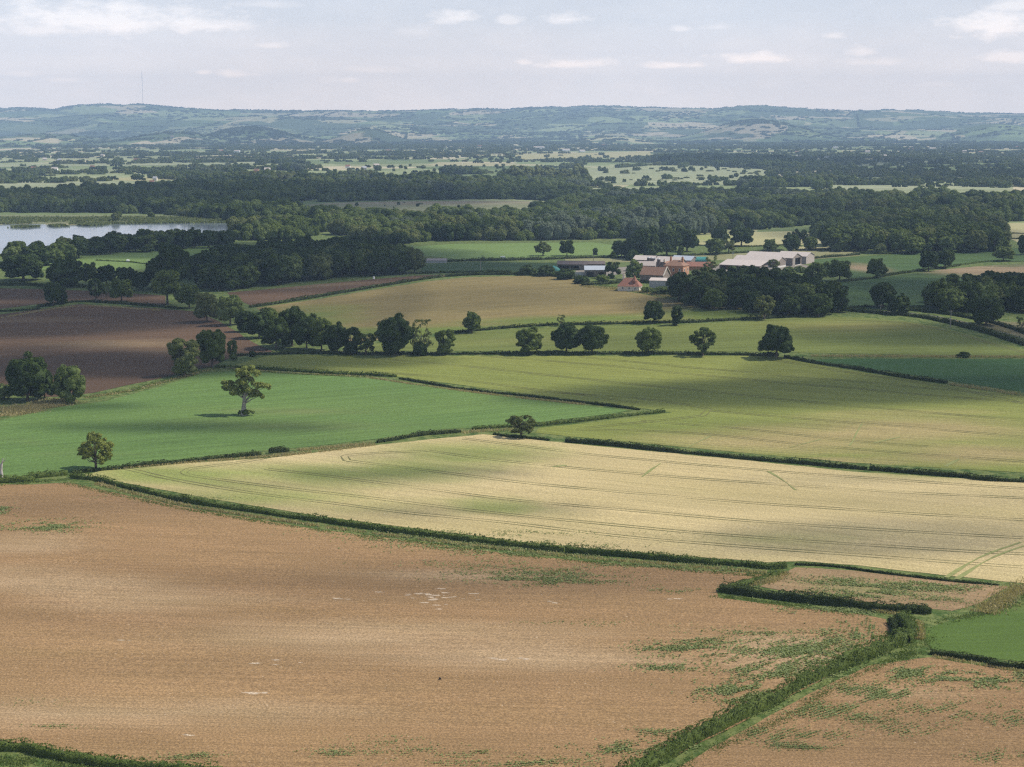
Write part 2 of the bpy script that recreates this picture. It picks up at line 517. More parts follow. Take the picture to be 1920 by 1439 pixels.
ISLANDS = [(690, 255, 75, 243, 8600, 500), (1420, 240, 130, 221, 9800, 700), (470, 262, 110, 237, 8800, 600),
           (330, 262, 110, 247, 8000, 700), (90, 265, 130, 250, 8100, 700), (1870, 250, 110, 230, 9600, 600), (1150, 262, 90, 256, 8200, 400)]
us = np.linspace(-900, 2900, 520)
ys = np.concatenate([np.arange(6900, 15200, 42), np.arange(15200, 17600, 200)])
U, Yh = np.meshgrid(us, ys)
Xh = (U - 960) / F_PX * Yh
Zh = hills_h(Xh, Yh)
V = np.stack([Xh.ravel(), Yh.ravel(), Zh.ravel()], -1)
nx, ny = len(us), len(ys)
i = np.arange(ny - 1)[:, None] * nx + np.arange(nx - 1)[None, :]
Fq = np.stack([i, i + 1, i + 1 + nx, i + nx], -1).reshape(-1, 4)
m_hills = patchwork_mat('hill_fields', 260, [(.24, .29, .13), (.13, .18, .07), (.44, .38, .24), (.18, .24, .10), (.48, .41, .28), (.10, .135, .06), (.27, .31, .15), (.17, .21, .09), (.36, .34, .20), (.10, .14, .06)], hedge=(.08, .11, .05), wood_thr=.52)
hills = obj('hills', mesh_np('hills', V, Fq, m_hills, True)); hills['kind'] = 'structure'


# ------------------------------------------------------------------ fields
def densify(poly, step=12):
    """points along a closed px polygon, every ~step px"""
    out = []
    n = len(poly)
    for k in range(n):
        a = np.array(poly[k], float); b = np.array(poly[(k + 1) % n], float)
        q = max(1, int(np.hypot(*(b - a)) / step))
        for t in range(q):
            out.append(a + (b - a) * t / q)
    return np.array(out)


def smooth_line(pts, closed=False, step=6):
    """Catmull-Rom through px points"""
    p = [np.array(q, float) for q in pts]
    if closed: p = [p[-1]] + p + [p[0], p[1]]
    else: p = [2 * p[0] - p[1]] + p + [2 * p[-1] - p[-2]]
    out = []
    for k in range(1, len(p) - 2):
        n = max(1, int(np.hypot(*(p[k + 1] - p[k])) / step))
        for j in range(n):
            t = j / n
            out.append(.5 * ((2 * p[k]) + (-p[k - 1] + p[k + 1]) * t + (2 * p[k - 1] - 5 * p[k] + 4 * p[k + 1] - p[k + 2]) * t * t + (-p[k - 1] + 3 * p[k] - 3 * p[k + 1] + p[k + 2]) * t ** 3))
    if not closed: out.append(p[-2])
    return np.array(out)


def inside(poly, x, y):
    poly = np.asarray(poly, float)
    r = np.zeros(np.shape(x), bool)
    n = len(poly)
    for k in range(n):
        x1, y1 = poly[k]; x2, y2 = poly[(k + 1) % n]
        c = ((y1 > y) != (y2 > y))
        with np.errstate(divide='ignore', invalid='ignore'):
            r ^= c & (x < (x2 - x1) * (y - y1) / (y2 - y1 + 1e-12) + x1)
    return r


FIELDS = {}


def widen(poly, lo=-90, hi=2090):
    """carry outlines that leave the frame well past it, so the land goes on to either side"""
    out = []
    for x, y in poly:
        f = 500 if y > 360 else 250
        out.append((x - f if x <= lo else (x + f if x >= hi else x), y + 700 if y >= 1600 else y))
    return out



def field(name, poly, mat, grid=9.0, lift=0.06, patches=(), wobble=.5, label=None):
    pl = densify(widen(poly))
    wp = P(pl[:, 0], pl[:, 1])
    xy = wp[:, :2].copy()
    ds = np.hypot(xy[:, 0], xy[:, 1])
    xy[:, 0] += (vnoise(xy[:, 0] * .3, xy[:, 1] * .3) - .5) * wobble * np.maximum(1, ds / 500)
    xy[:, 1] += (vnoise(xy[:, 0] * .3 + 9, xy[:, 1] * .3) - .5) * wobble * np.maximum(1, ds / 300)
    FIELDS[name] = xy
    x0, y0 = xy.min(0); x1, y1 = xy.max(0)
    a, b = np.meshgrid(np.arange(x0 + grid / 2, x1, grid), np.arange(y0 + grid / 2, y1, grid))
    a = a.ravel() + rng.uniform(-.1, .1, a.size) * grid; b = b.ravel() + rng.uniform(-.1, .1, b.size) * grid
    k = inside(xy, a, b)
    pts = [Vector(q) for q in xy] + [Vector(q) for q in zip(a[k], b[k])]
    n = len(xy)
    vs, es, fs, *_ = geometry.delaunay_2d_cdt(pts, [(q, (q + 1) % n) for q in range(n)], [], 1, 1e-4)
    vs = np.array([tuple(v) for v in vs])
    ft = np.array([f if len(f) == 3 else f[:3] for f in fs])
    cen = vs[ft].mean(1)
    ft = ft[inside(xy, cen[:, 0], cen[:, 1])]
    # all faces up
    e1 = vs[ft[:, 1]] - vs[ft[:, 0]]; e2 = vs[ft[:, 2]] - vs[ft[:, 0]]
    fl = (e1[:, 0] * e2[:, 1] - e1[:, 1] * e2[:, 0]) < 0
    ft[fl] = ft[fl][:, ::-1]
    V = np.column_stack([vs, near_h(vs[:, 0], vs[:, 1]) + lift])
    pa = np.zeros(len(V))
    for (cx, cy, hw, hh, st) in patches:
        c0 = P(cx, cy); ca = P(cx + hw, cy); cb = P(cx, cy - hh); cc = P(cx, cy + hh)
        rx = abs(ca[0] - c0[0]); ry = abs(cb[1] - cc[1]) / 2; ym = (cb[1] + cc[1]) / 2
        q = ((V[:, 0] - c0[0]) / rx) ** 2 + ((V[:, 1] - ym) / ry) ** 2
        pa = np.maximum(pa, st * np.exp(-q * 1.2))
    o = obj(name, mesh_np(name, V, ft, mat, True, {'patch': pa})); o['kind'] = 'structure'
    return o


SOIL_A, SOIL_B = (.50, .315, .152), (.33, .20, .098)
m_soil = field_mat('ploughed_soil', SOIL_A, SOIL_B, (.58, .41, .24), ang=-.05, stripe=.22, dens=1.7, stripe_len=.035, speck=.5, sscale=2.4, speck_col=(.55, .44, .32))
m_soil2 = field_mat('ploughed_soil_shaded', (.155, .094, .055), (.110, .066, .040), (.27, .185, .105), ang=.05, stripe=.3, dens=.8, speck=.25)  # darkened copy of the soil: part of the cloud shade is in its colour
m_wheat = field_mat('ripening_wheat', (.72, .575, .315), (.53, .43, .20), (.33, .365, .11), ang=-.42, stripe=.22, dens=1.0, speck=.36, sscale=1.9)
m_wheat2 = field_mat('green_wheat', (.235, .275, .062), (.28, .30, .072), (.44, .355, .155), ang=-.38, stripe=.26, dens=.7, speck=.34, sscale=1.6)
m_wheat3 = field_mat('green_wheat_far', (.15, .188, .044), (.18, .21, .05), (.26, .245, .075), ang=.12, stripe=.26, dens=.5, speck=.25, sscale=1.3)
m_green = field_mat('young_green_crop', (.128, .228, .060), (.158, .248, .064), (.22, .23, .09), ang=.5, stripe=.26, dens=.7, speck=.32, sscale=1.4)
m_green2 = field_mat('bluish_green_crop', (.088, .148, .026), (.104, .168, .032), (.2, .2, .07), ang=.1, stripe=.14, dens=.7, speck=.2)
m_green3 = field_mat('bluish_green_crop', (.055, .125, .036), (.065, .14, .04), (.2, .2, .09), ang=.1, stripe=.16, dens=.7, speck=.25)
m_maize = field_mat('leafy_crop', (.062, .125, .034), (.105, .17, .045), (.34, .25, .15), ang=.02, stripe=.45, dens=.35, speck=.35, sscale=.8)
m_tan = field_mat('mown_meadow', (.22, .175, .070), (.27, .205, .08), (.15, .195, .038), ang=.25, stripe=.2, dens=.25, speck=.22, sscale=.8)
m_pasture = field_mat('pasture', (.14, .215, .06), (.17, .24, .07), (.30, .29, .12), ang=.1, stripe=.12, dens=.2, speck=.2, sscale=.5)
m_olive = field_mat('olive_stubble', (.27, .25, .13), (.24, .24, .11), (.16, .2, .07), ang=.1, stripe=.15, dens=.3, speck=.2, sscale=.5)
m_pale = field_mat('pale_hay', (.42, .38, .20), (.38, .36, .18), (.3, .32, .12), ang=.1, stripe=.15, dens=.2, speck=.2, sscale=.4)
m_marsh = field_mat('marsh_grass', (.19, .22, .10), (.25, .245, .14), (.30, .25, .17), ang=.0, stripe=.3, dens=.06, speck=.3, sscale=.12, stripe_len=.008)
m_levelgreen = field_mat('level_meadow', (.31, .35, .19), (.38, .39, .24), (.44, .39, .25), ang=0, stripe=.3, dens=.04, speck=.25, sscale=.08, stripe_len=.006)
m_strip = field_mat('stony_strip_soil', (.44, .29, .155), (.37, .25, .135), (.26, .28, .10), ang=-.35, stripe=.3, dens=1.0, speck=.35, speck_col=(.55, .44, .34))

field('ploughed_field', [(-200, 905), (60, 909), (128, 906), (250, 932), (400, 962), (600, 994), (800, 1019), (1000, 1044), (1200, 1062), (1400, 1075), (1440, 1079), (1385, 1090), (1342, 1104),
      (1348, 1122), (1500, 1140), (1620, 1153), (1662, 1162), (1668, 1195), (1640, 1222), (1500, 1296), (1400, 1350), (1290, 1405), (1165, 1468), (900, 1592), (860, 1640), (600, 1640), (380, 1470), (300, 1436), (180, 1420), (70, 1400), (0, 1388), (-200, 1370)],
      m_soil, patches=[(40, 1090, 300, 22, .9), (760, 1190, 420, 22, 1), (1000, 1240, 350, 20, .9), (250, 1340, 500, 30, .9), (1480, 1230, 140, 40, .9), (60, 1020, 120, 20, .9), (870, 1080, 240, 14, .5), (300, 1130, 300, 18, .8)])
field('wheat_field', [(150, 893), (190, 884), (260, 878), (340, 870), (420, 865), (500, 860), (560, 853), (700, 836), (830, 822), (905, 815), (945, 819), (1040, 829), (1200, 845), (1400, 864), (1600, 885), (1920, 905), (2150, 917),
      (2150, 1125), (1920, 1094), (1880, 1091), (1750, 1077), (1600, 1060), (1500, 1053), (1440, 1055), (1200, 1037), (1000, 1019), (800, 994), (600, 969), (400, 937), (250, 909)],
      m_wheat, patches=[(330, 890, 230, 18, 1.2), (600, 890, 200, 30, .9), (760, 880, 170, 26, 1.2), (500, 930, 200, 20, .9), (920, 950, 110, 18, 1), (880, 850, 190, 20, 1.1), (990, 963, 60, 9, .7), (700, 950, 150, 20, .5), (1500, 1010, 250, 20, .45), (1750, 890, 250, 10, .5), (1300, 1040, 200, 10, .3)])
field('stony_strip', [(1492, 1064), (1600, 1071), (1750, 1088), (1890, 1101), (1835, 1132), (1785, 1146), (1650, 1132), (1500, 1113), (1425, 1101)], m_strip,
      patches=[(1620, 1100, 170, 14, .6)])
field('green_field_right', [(1738, 1178), (1790, 1163), (1850, 1152), (1920, 1130), (2150, 1050), (2150, 1270), (1920, 1243), (1800, 1227), (1745, 1218), (1732, 1200)], m_green2, patches=[(1900, 1130, 90, 20, .5)])
field('ploughed_corner', [(1710, 1238), (1745, 1233), (1800, 1243), (1920, 1262), (2150, 1290), (2200, 1640), (960, 1640), (1000, 1588), (1240, 1455), (1402, 1366), (1538, 1291), (1632, 1248)], m_soil,
      patches=[(1700, 1300, 200, 14, .5)])
field('green_field', [(-150, 812), (0, 789), (110, 764), (200, 752), (300, 726), (380, 700), (430, 697), (560, 702), (700, 711), (800, 726), (950, 745), (1100, 761), (1180, 770), (1140, 777), (1040, 789), (940, 800), (830, 806), (700, 824), (600, 836), (500, 845), (400, 855), (300, 866), (200, 879), (130, 885), (0, 897), (-150, 906)],
      m_green, patches=[(30, 823, 60, 4, .9), (520, 770, 200, 7, .5), (560, 800, 260, 16, .35), (150, 850, 200, 14, .2)])
field('wheat_field_middle', [(428, 688), (500, 668), (650, 666), (850, 668), (1100, 668), (1400, 668), (1455, 669), (1500, 678), (1600, 696), (1750, 719), (1900, 742), (2150, 780), (2150, 901), (1920, 887), (1600, 868), (1400, 850), (1200, 831), (1060, 818), (1004, 812), (1010, 803), (1100, 794), (1260, 774), (1200, 766), (1100, 753), (950, 734), (800, 714), (700, 701), (560, 692), (470, 688)],
      m_wheat2, patches=[(1480, 825, 260, 24, 1.2), (1700, 810, 240, 30, 1.2), (1250, 820, 120, 12, .6), (1850, 850, 180, 22, 1.2), (1650, 780, 240, 10, .8), (1600, 865, 200, 8, .9)])
field('green_field_far_right', [(1515, 675), (1620, 673), (1920, 674), (2150, 674), (2150, 768), (1920, 736), (1760, 711), (1610, 689)], m_green3)
field('wheat_strip', [(640, 648), (760, 640), (835, 629), (900, 622), (1050, 613), (1200, 611), (1300, 608), (1430, 600), (1530, 594), (1620, 596), (1700, 603), (1780, 618), (1860, 638), (1925, 657), (2150, 700), (2150, 668), (1920, 668), (1700, 666), (1500, 662), (1400, 660), (1100, 659), (850, 659), (660, 658)],
      m_wheat3, patches=[(1600, 612, 180, 12, .9), (1000, 640, 200, 10, .3)])
field('mown_field', [(480, 578), (600, 561), (700, 544), (800, 528), (880, 520), (980, 518), (1050, 519), (1090, 527), (1140, 541), (1260, 562), (1290, 572), (1380, 577), (1440, 585), (1440, 594), (1300, 602), (1200, 604), (1050, 607), (900, 616), (830, 624), (740, 636), (640, 644), (560, 620)],
      m_tan, patches=[(760, 622, 260, 10, 1.3), (1100, 600, 260, 9, 1.3), (1340, 590, 120, 14, 1.4), (560, 600, 130, 20, 1.0), (600, 580, 100, 10, .7)])
field('brown_field_middle', [(425, 549), (500, 543), (600, 533), (700, 524), (800, 516), (858, 517), (790, 522), (700, 535), (600, 552), (470, 573), (440, 562)], m_soil2, patches=[(600, 535, 100, 5, .8)])
field('brown_field_left', [(-150, 604), (0, 590), (150, 571), (300, 579), (370, 585), (420, 608), (470, 640), (512, 660), (430, 672), (395, 688), (300, 710), (170, 738), (100, 745), (0, 738), (-150, 722)], m_soil2,
      patches=[(240, 645, 160, 8, 1.2), (60, 600, 150, 6, .6), (330, 660, 140, 5, .5)])  # first patch: streak of sun between cloud shadows, painted as paler soil
field('brown_field_upper_left', [(-150, 552), (0, 541), (90, 543), (200, 547), (310, 555), (310, 576), (200, 566), (150, 564), (60, 572), (0, 580), (-150, 595)], m_soil2)
field('pasture_upper_left', [(60, 492), (150, 480), (300, 466), (440, 459), (400, 480), (300, 505), (150, 510), (60, 505)], m_pasture)
field('pasture_middle', [(736, 466), (850, 458), (1000, 456), (1110, 455), (1165, 462), (1165, 480), (1060, 484), (960, 487), (880, 489), (800, 480)], m_pasture)
field('dark_strip_field', [(790, 497), (870, 492), (980, 493), (1060, 494), (1040, 508), (900, 511), (790, 512)], m_maize)
field('olive_field', [(1060, 485), (1180, 484), (1400, 474), (1500, 470), (1612, 472), (1612, 480), (1520, 487), (1350, 488), (1200, 492), (1060, 492)], m_olive)
field('hay_field_right', [(1306, 442), (1400, 436), (1480, 434), (1560, 440), (1560, 458), (1420, 462), (1306, 460)], m_pale, patches=[(1340, 448, 60, 8, 1.2)])
field('hay_field_narrow', [(1480, 463), (1570, 462), (1570, 467), (1480, 469)], m_pale)
field('far_right_hay', [(1850, 420), (1960, 417), (2150, 417), (2150, 455), (1910, 456), (1880, 440)], m_pale)
field('leafy_crop_upper', [(1520, 487), (1620, 481), (1760, 472), (1900, 466), (2150, 460), (2150, 488), (1920, 490), (1820, 494), (1760, 500), (1690, 512), (1600, 522), (1540, 510)], m_maize, patches=[(1620, 503, 40, 9, 1.2)])
field('leafy_crop_lower', [(1560, 530), (1650, 522), (1750, 508), (1830, 500), (1920, 494), (2150, 494), (2150, 580), (1920, 580), (1750, 582), (1600, 580), (1560, 560)], m_maize, patches=[(1850, 508, 130, 11, 1.6), (1980, 508, 100, 11, 1.6)])
field('rough_ground', [(1850, 600), (1920, 605), (2100, 620), (2100, 655), (1920, 640), (1850, 618)], field_mat('rough_tan', (.40, .31, .19), (.20, .2, .09), ang=0, big=.06), wobble=2)
field('marsh_field', [(530, 388), (620, 381), (760, 378), (960, 377), (1060, 381), (1010, 394), (900, 403), (740, 408), (600, 405)], m_marsh, grid=20, lift=.1, patches=[(800, 380, 260, 5, 1.0)])
field('reed_bed', [(-200, 403), (150, 404), (300, 404), (440, 406), (450, 413), (380, 413), (200, 420), (0, 420), (-200, 420)], m_marsh, grid=25, lift=.1)
field('level_meadow_centre', [(1030, 320), (1130, 314), (1440, 312), (1460, 320), (1420, 338), (1360, 347), (1120, 347), (1060, 335)], m_levelgreen, grid=60, lift=.15)
field('level_meadow_left', [(-100, 354), (40, 342), (260, 340), (330, 346), (180, 356)], m_levelgreen, grid=60, lift=.15)
field('level_hay_left', [(170, 336), (420, 327), (420, 334), (250, 340)], m_pale, grid=60, lift=.15)
field('level_hay_far', [(960, 290), (1220, 284), (1220, 294), (980, 300)], m_pale, grid=120, lift=.3)
field('level_meadow_far_left', [(-200, 312), (480, 303), (480, 309), (-200, 318)], m_levelgreen, grid=120, lift=.3)

for nm, pl in (('glade_meadow', [(1530, 346), (1700, 344), (1900, 347), (1900, 356), (1700, 357), (1560, 356)]), ('glade_meadow', [(1660, 369), (1770, 369), (1790, 378), (1720, 380)]), ('glade_meadow', [(1100, 353), (1240, 351), (1260, 362), (1120, 364)]), ('glade_meadow', [(1540, 400), (1640, 398), (1660, 412), (1560, 414)])):
    field(nm, pl, m_levelgreen, grid=60, lift=.15)

# open water
mt, nt, o_ = new_mat('lake_water')
b = nd(nt, 'ShaderNodeBsdfPrincipled', inp={'Base Color': (.13, .16, .20, 1), 'Roughness': .10})
nz_ = nd(nt, 'ShaderNodeTexNoise', inp={'Scale': .5, 'Detail': 4}); ge = nd(nt, 'ShaderNodeNewGeometry')
mp_ = nd(nt, 'ShaderNodeMapping'); mp_.inputs['Scale'].default_value = (.3, 1, 1)
nt.links.new(ge.outputs['Position'], mp_.inputs[0]); nt.links.new(mp_.outputs[0], nz_.inputs['Vector'])
bu = nd(nt, 'ShaderNodeBump', inp={'Strength': .035, 'Distance': .25}); nt.links.new(nz_.outputs[0], bu.inputs['Height'])
nt.links.new(bu.outputs[0], b.inputs['Normal']); nt.links.new(b.outputs[0], o_.inputs[0])
field('lake_water', [(-400, 421), (0, 422), (60, 420), (100, 423), (200, 421), (300, 417), (400, 414), (448, 416), (500, 424), (575, 430), (545, 437), (460, 437), (430, 440), (300, 452), (150, 470), (40, 476), (-100, 482), (-400, 490)], mt, grid=30, lift=.12, wobble=3)
field('pond_water', [(550, 377), (568, 377), (568, 384), (550, 384)], mt, grid=30, lift=.2)
field('pond_water', [(1405, 344), (1425, 344), (1425, 347), (1405, 347)], mt, grid=30, lift=.2)


# wheel tracks pressed into the crops: pairs of narrow bare ruts lying on the crop sheet
m_track = plain_mat('crop_wheel_track', (.155, .15, .058), .95, .35, .4)


def ribbon(pts, w, lift):
    p = P(pts[:, 0], pts[:, 1])
    t = np.gradient(p[:, :2], axis=0); t /= np.linalg.norm(t, axis=1)[:, None] + 1e-9
    n = np.stack([-t[:, 1], t[:, 0]], -1)
    return p, n


def tracks(lines, name='wheel_tracks', gap=1.9, w=.38, lift=.1, mat=None):
    VV, FF = [], []; base = 0
    for ln in lines:
        pair = True
        ww, gg = w, gap
        if isinstance(ln, dict): ww, gg, pair, ln = ln.get('w', w), ln.get('gap', gap), ln.get('pair', True), ln['p']
        pts = smooth_line(ln, step=8)
        p, n = ribbon(pts, ww, lift)
        for s in ((-gg / 2, gg / 2) if pair else (0,)):
            c = p[:, :2] + n * s
            wv = (ww * (.1 + 1.5 * vnoise(c[:, 0] * .13, c[:, 1] * .13)))[:, None]
            c = c + n * ((vnoise(c[:, 0] * .05, c[:, 1] * .05 + 4) - .5) * 1.2)[:, None]
            l = c - n * wv / 2; r = c + n * wv / 2
            v = np.concatenate([np.column_stack([l, near_h(l[:, 0], l[:, 1]) + lift]), np.column_stack([r, near_h(r[:, 0], r[:, 1]) + lift])])
            k = len(c); q = np.arange(k - 1)
            FF.append(np.stack([q, q + 1, q + 1 + k, q + k], -1) + base); VV.append(v); base += len(v)
    o = obj(name, mesh_np(name, np.concatenate(VV), np.concatenate(FF), mat or m_track)); o['kind'] = 'structure'


tracks([
    [(235, 880), (330, 900), (480, 925), (700, 955), (900, 975), (1200, 1010), (1500, 1034), (1920, 1064)],
    [(560, 848), (450, 868), (355, 880), (345, 886), (380, 895), (560, 918), (800, 947), (1100, 980), (1500, 1015), (1920, 1040)],
    [(560, 848), (480, 858)],
    [(800, 846), (690, 851), (645, 856), (650, 864), (780, 880), (1000, 907), (1300, 935), (1600, 957), (1920, 976)],
    [(800, 846), (900, 860), (1100, 880), (1300, 898), (1600, 918), (1920, 935)],
    [(870, 823), (1000, 840), (1200, 862), (1500, 888), (1920, 917)],
    [(500, 880), (640, 896), (900, 930), (1150, 955), (1500, 985), (1920, 1010)],
])
tracks([
    [(700, 672), (900, 690), (1200, 722), (1500, 752), (1920, 790)],
    [(900, 668), (1100, 683), (1400, 712), (1920, 756)],
    [(1090, 670), (1300, 690), (1600, 716), (1920, 745)],
    [(1000, 735), (1200, 748), (1330, 768), (1320, 780), (1100, 803)],
    [(1330, 770), (1500, 785), (1920, 820)],
    [(1080, 806), (1280, 812), (1600, 843), (1920, 866)],
    [(1200, 790), (1400, 806), (1600, 828), (1740, 838)],
    [(560, 690), (800, 706), (1000, 730), (1200, 755)],
    [(1420, 670), (1600, 700), (1750, 722), (1920, 757)],
], w=.32, lift=.11)
tracks([[(1690, 605), (1780, 622), (1860, 645), (1940, 668)], [(1560, 600), (1690, 605)]], w=.5, lift=.1)
tracks([dict(p=[(1205, 895), (1225, 880), (1240, 870)], w=.7, pair=False), dict(p=[(1440, 885), (1465, 900), (1490, 920)], w=.8, pair=False),
        dict(p=[(1617, 795), (1605, 815), (1590, 836)], w=.7, pair=False), dict(p=[(1330, 818), (1310, 828), (1285, 840)], w=.7, pair=False),
        dict(p=[(1480, 840), (1540, 825)], w=1, pair=False), dict(p=[(1640, 832), (1690, 820)], w=1, pair=False), dict(p=[(1775, 875), (1800, 862)], w=1, pair=False),
        dict(p=[(1035, 876), (1060, 873)], w=1.2, pair=False),
        dict(p=[(1780, 1085), (1850, 1045), (1925, 1020)], w=.8, gap=2.2)], name='trodden_crop_paths', lift=.12, mat=plain_mat('trodden_crop', (.25, .265, .095), .95, .35, .5))

# ------------------------------------------------------------------ plant geometry
def ico(sub):
    bm = bmesh.new(); bmesh.ops.create_icosphere(bm, subdivisions=sub, radius=1.0)
    v = np.array([x.co[:] for x in bm.verts]); f = np.array([[y.index for y in x.verts] for x in bm.faces]); bm.free()
    return v, f


ICO1, ICO2, ICO3 = ico(1), ico(2), ico(3)


def unit(a): return a / (np.linalg.norm(a, axis=-1, keepdims=True) + 1e-9)


def quads(c, nrm, size, r, aspect=1.0):
    """one small face per centre, facing nrm"""
    n = len(c)
    a = unit(np.cross(nrm, unit(r.normal(size=(n, 3)))))
    b = np.cross(nrm, a)
    s = np.asarray(size)[:, None] * .5
    k = r.uniform(.6, 1.0, (n, 1)) * aspect
    V = np.stack([c - a * s - b * s * k, c + a * s * .9 - b * s * k * .7, c + a * s + b * s * k, c - a * s * .7 + b * s * k * .9], 1).reshape(-1, 3)
    F = np.arange(4 * n).reshape(-1, 4)
    return V, F


def tube(pts, rad, seg=6):
    pts = np.asarray(pts, float); rad = np.asarray(rad, float)
    t = unit(np.gradient(pts, axis=0))
    ref = np.array([.3, 1, .1]); a = unit(np.cross(t, ref)); b = np.cross(t, a)
    th = np.arange(seg) / seg * 2 * np.pi
    V = (pts[:, None] + rad[:, None, None] * (np.cos(th)[None, :, None] * a[:, None] + np.sin(th)[None, :, None] * b[:, None])).reshape(-1, 3)
    k = len(pts); F = []
    for i in range(k - 1):
        for j in range(seg):
            F.append([i * seg + j, i * seg + (j + 1) % seg, (i + 1) * seg + (j + 1) % seg, (i + 1) * seg + j])
    return V, np.array(F)


class Acc:
    def __init__(s): s.V = []; s.Q = []; s.T = []; s.n = 0
    def add(s, V, F):
        F = np.asarray(F)
        (s.Q if F.shape[1] == 4 else s.T).append(F + s.n); s.V.append(V); s.n += len(V)
    def mesh(s, name, mat, smooth=True, attrs=None):
        fs = []
        if s.Q: fs.append(np.concatenate(s.Q))
        if s.T: fs.append(np.concatenate(s.T))
        return mesh_np(name, np.concatenate(s.V), fs, mat, smooth, attrs)


def lobes_for(kind, r, H, W):
    """lobe centres and radii for a crown of total height H and width W"""
    L_ = []
    if kind in ('oak', 'dark', 'open'):
        c0 = np.array([0, 0, H * (.53 if kind != 'dark' else .50)])
        rz = H * (.46 if kind != 'dark' else .49); rx = W / 2
        n = {'oak': 36, 'dark': 38, 'open': 34}[kind]
        for k in range(n):
            z = -.85 + 1.85 * ((k * .7549) % 1); th = k * 2.4 + r.uniform(-.5, .5); q = math.sqrt(max(0, 1 - (z if z > 0 else z * .62) ** 2 * .85)) * r.uniform(.86, 1.06)
            rr = W * r.uniform(.13, .22) * (.74 if kind == 'open' else 1)
            p = c0 + np.array([math.cos(th) * q * (rx - rr * .9), math.sin(th) * q * (rx - rr * .9), z * (rz - rr * .7)]) * r.uniform(.78, 1.04)
            L_.append((p, rr))
        if kind != 'open':
            L_.append((c0, W * .27)); L_.append((c0 + [0, 0, rz * .4], W * .22))
    elif kind == 'ash':
        for k in range(30):
            z = (.14 + .80 * ((k * .7549) % 1)) * H; w = W / 2 * (1 - ((z / H - .5) / .62) ** 2) ** .5; th = k * 2.4
            rr = W * r.uniform(.14, .21)
            L_.append((np.array([math.cos(th) * (w - rr) * r.uniform(.7, 1.05), math.sin(th) * (w - rr) * r.uniform(.7, 1.05), z]), rr))
    elif kind == 'willow':
        for k in range(24):
            z = r.uniform(.15, .90) * H; w = W / 2 * (1 - ((z / H - .42) / .66) ** 2) ** .5; th = k * 2.4
            rr = W * r.uniform(.14, .2)
            L_.append((np.array([math.cos(th) * (w - rr), math.sin(th) * (w - rr), z]), rr))
        L_.append((np.array([0, 0, H * .5]), W * .3))
    elif kind == 'conifer':
        for k in range(26):
            q = r.uniform(.05, .95); z = q * H; w = W / 2 * (1 - q) ** .6 * .95; th = k * 2.4
            rr = max(.8, W * .17 * (1.15 - q))
            L_.append((np.array([math.cos(th) * max(0, w - rr * .6), math.sin(th) * max(0, w - rr * .6), z]), rr))
        L_.append((np.array([0, 0, H * .35]), W * .25))
    elif kind == 'bush':
        for k in range(12):
            z = r.uniform(.1, .62) * H; th = k * 2.4; rr = W * r.uniform(.17, .24)
            L_.append((np.array([math.cos(th) * (W / 2 - rr), math.sin(th) * (W / 2 - rr) * .9, max(z, rr * .3)]), rr * .9))
        L_.append((np.array([0, 0, H * .42]), W * .3))
    elif kind == 'sparse':
        for k in range(26):
            z = r.uniform(.28, .95) * H; w = W / 2 * .9; th = k * 2.4; rr = W * r.uniform(.08, .13)
            L_.append((np.array([math.cos(th) * w * r.uniform(.4, 1), math.sin(th) * w * r.uniform(.4, 1), z]), rr))
    return L_


def crown(acc, L_, r, leaf, per_m2, core=True, fill=1.0, squash=.85, sub=9):
    """leaf clusters (small lobes) spread over each main lobe, uneven and with gaps"""
    cs = np.array([p for p, _ in L_]); rs = np.array([q for _, q in L_]); cen = cs.mean(0)
    sq = np.array([1, 1, squash])
    SCn, SR = [], []
    for c, q in L_:
        d = unit(r.normal(size=(sub, 3))); d[:, 2] = np.where(d[:, 2] < -.5, -d[:, 2], d[:, 2])
        p = c + d * q * r.uniform(.50, .92, (sub, 1)) * sq
        dd = np.linalg.norm((p[:, None] - cs[None]) / sq, axis=2) / rs[None]
        k = (dd < .62).sum(1) < 1
        SCn.append(p[k]); SR.append(q * r.uniform(.30, .62, k.sum()))
    SCn = np.concatenate(SCn); SR = np.concatenate(SR)
    for c, q in zip(SCn, SR):
        n = max(6, int(4 * math.pi * q * q * per_m2 * fill * .8))
        d = unit(r.normal(size=(n, 3))); out_ = unit(c - cen)
        d = unit(d + out_ * .45 + np.array([0, 0, .25]))
        p = c + d * q * r.uniform(.55, 1.15, (n, 1)) * sq
        nr = unit(d + r.normal(0, .38, p.shape))
        acc.add(*quads(p, nr, r.uniform(.5, 1.3, n) * leaf, r))
    if core:
        v, f = ICO2
        for k, (c, q) in enumerate(L_):
            vv = v * (1 + (fbm(v[:, 0] * 3 + k, v[:, 1] * 3 + v[:, 2] * 2, 3) - .45)[:, None] * .9)
            acc.add(c + vv * q * .84 * sq, f)


def limbs(acc, r, H, W, L_, trunk_r, fork=.32, n=6, lean=0):
    base = np.array([[0, 0, -.3], [0, 0, .3], [lean * .3, 0, H * fork * .5], [lean, 0, H * fork], [lean, 0, H * .72]])
    acc.add(*tube(base, [trunk_r * 1.5, trunk_r * 1.1, trunk_r * .9, trunk_r * .75, trunk_r * .2], 8))
    pick = r.permutation(len(L_))[:n]
    for k in pick:
        p = L_[k][0]; s = np.array([lean, 0, min(p[2] * .6, H * fork * r.uniform(.75, 1.2))])
        mid = (s + p) / 2 + np.array([0, 0, -.08 * H * r.uniform(0, 1)])
        acc.add(*tube([s, mid, p], [trunk_r * .5, trunk_r * .3, trunk_r * .12], 5))


PROTO = {}


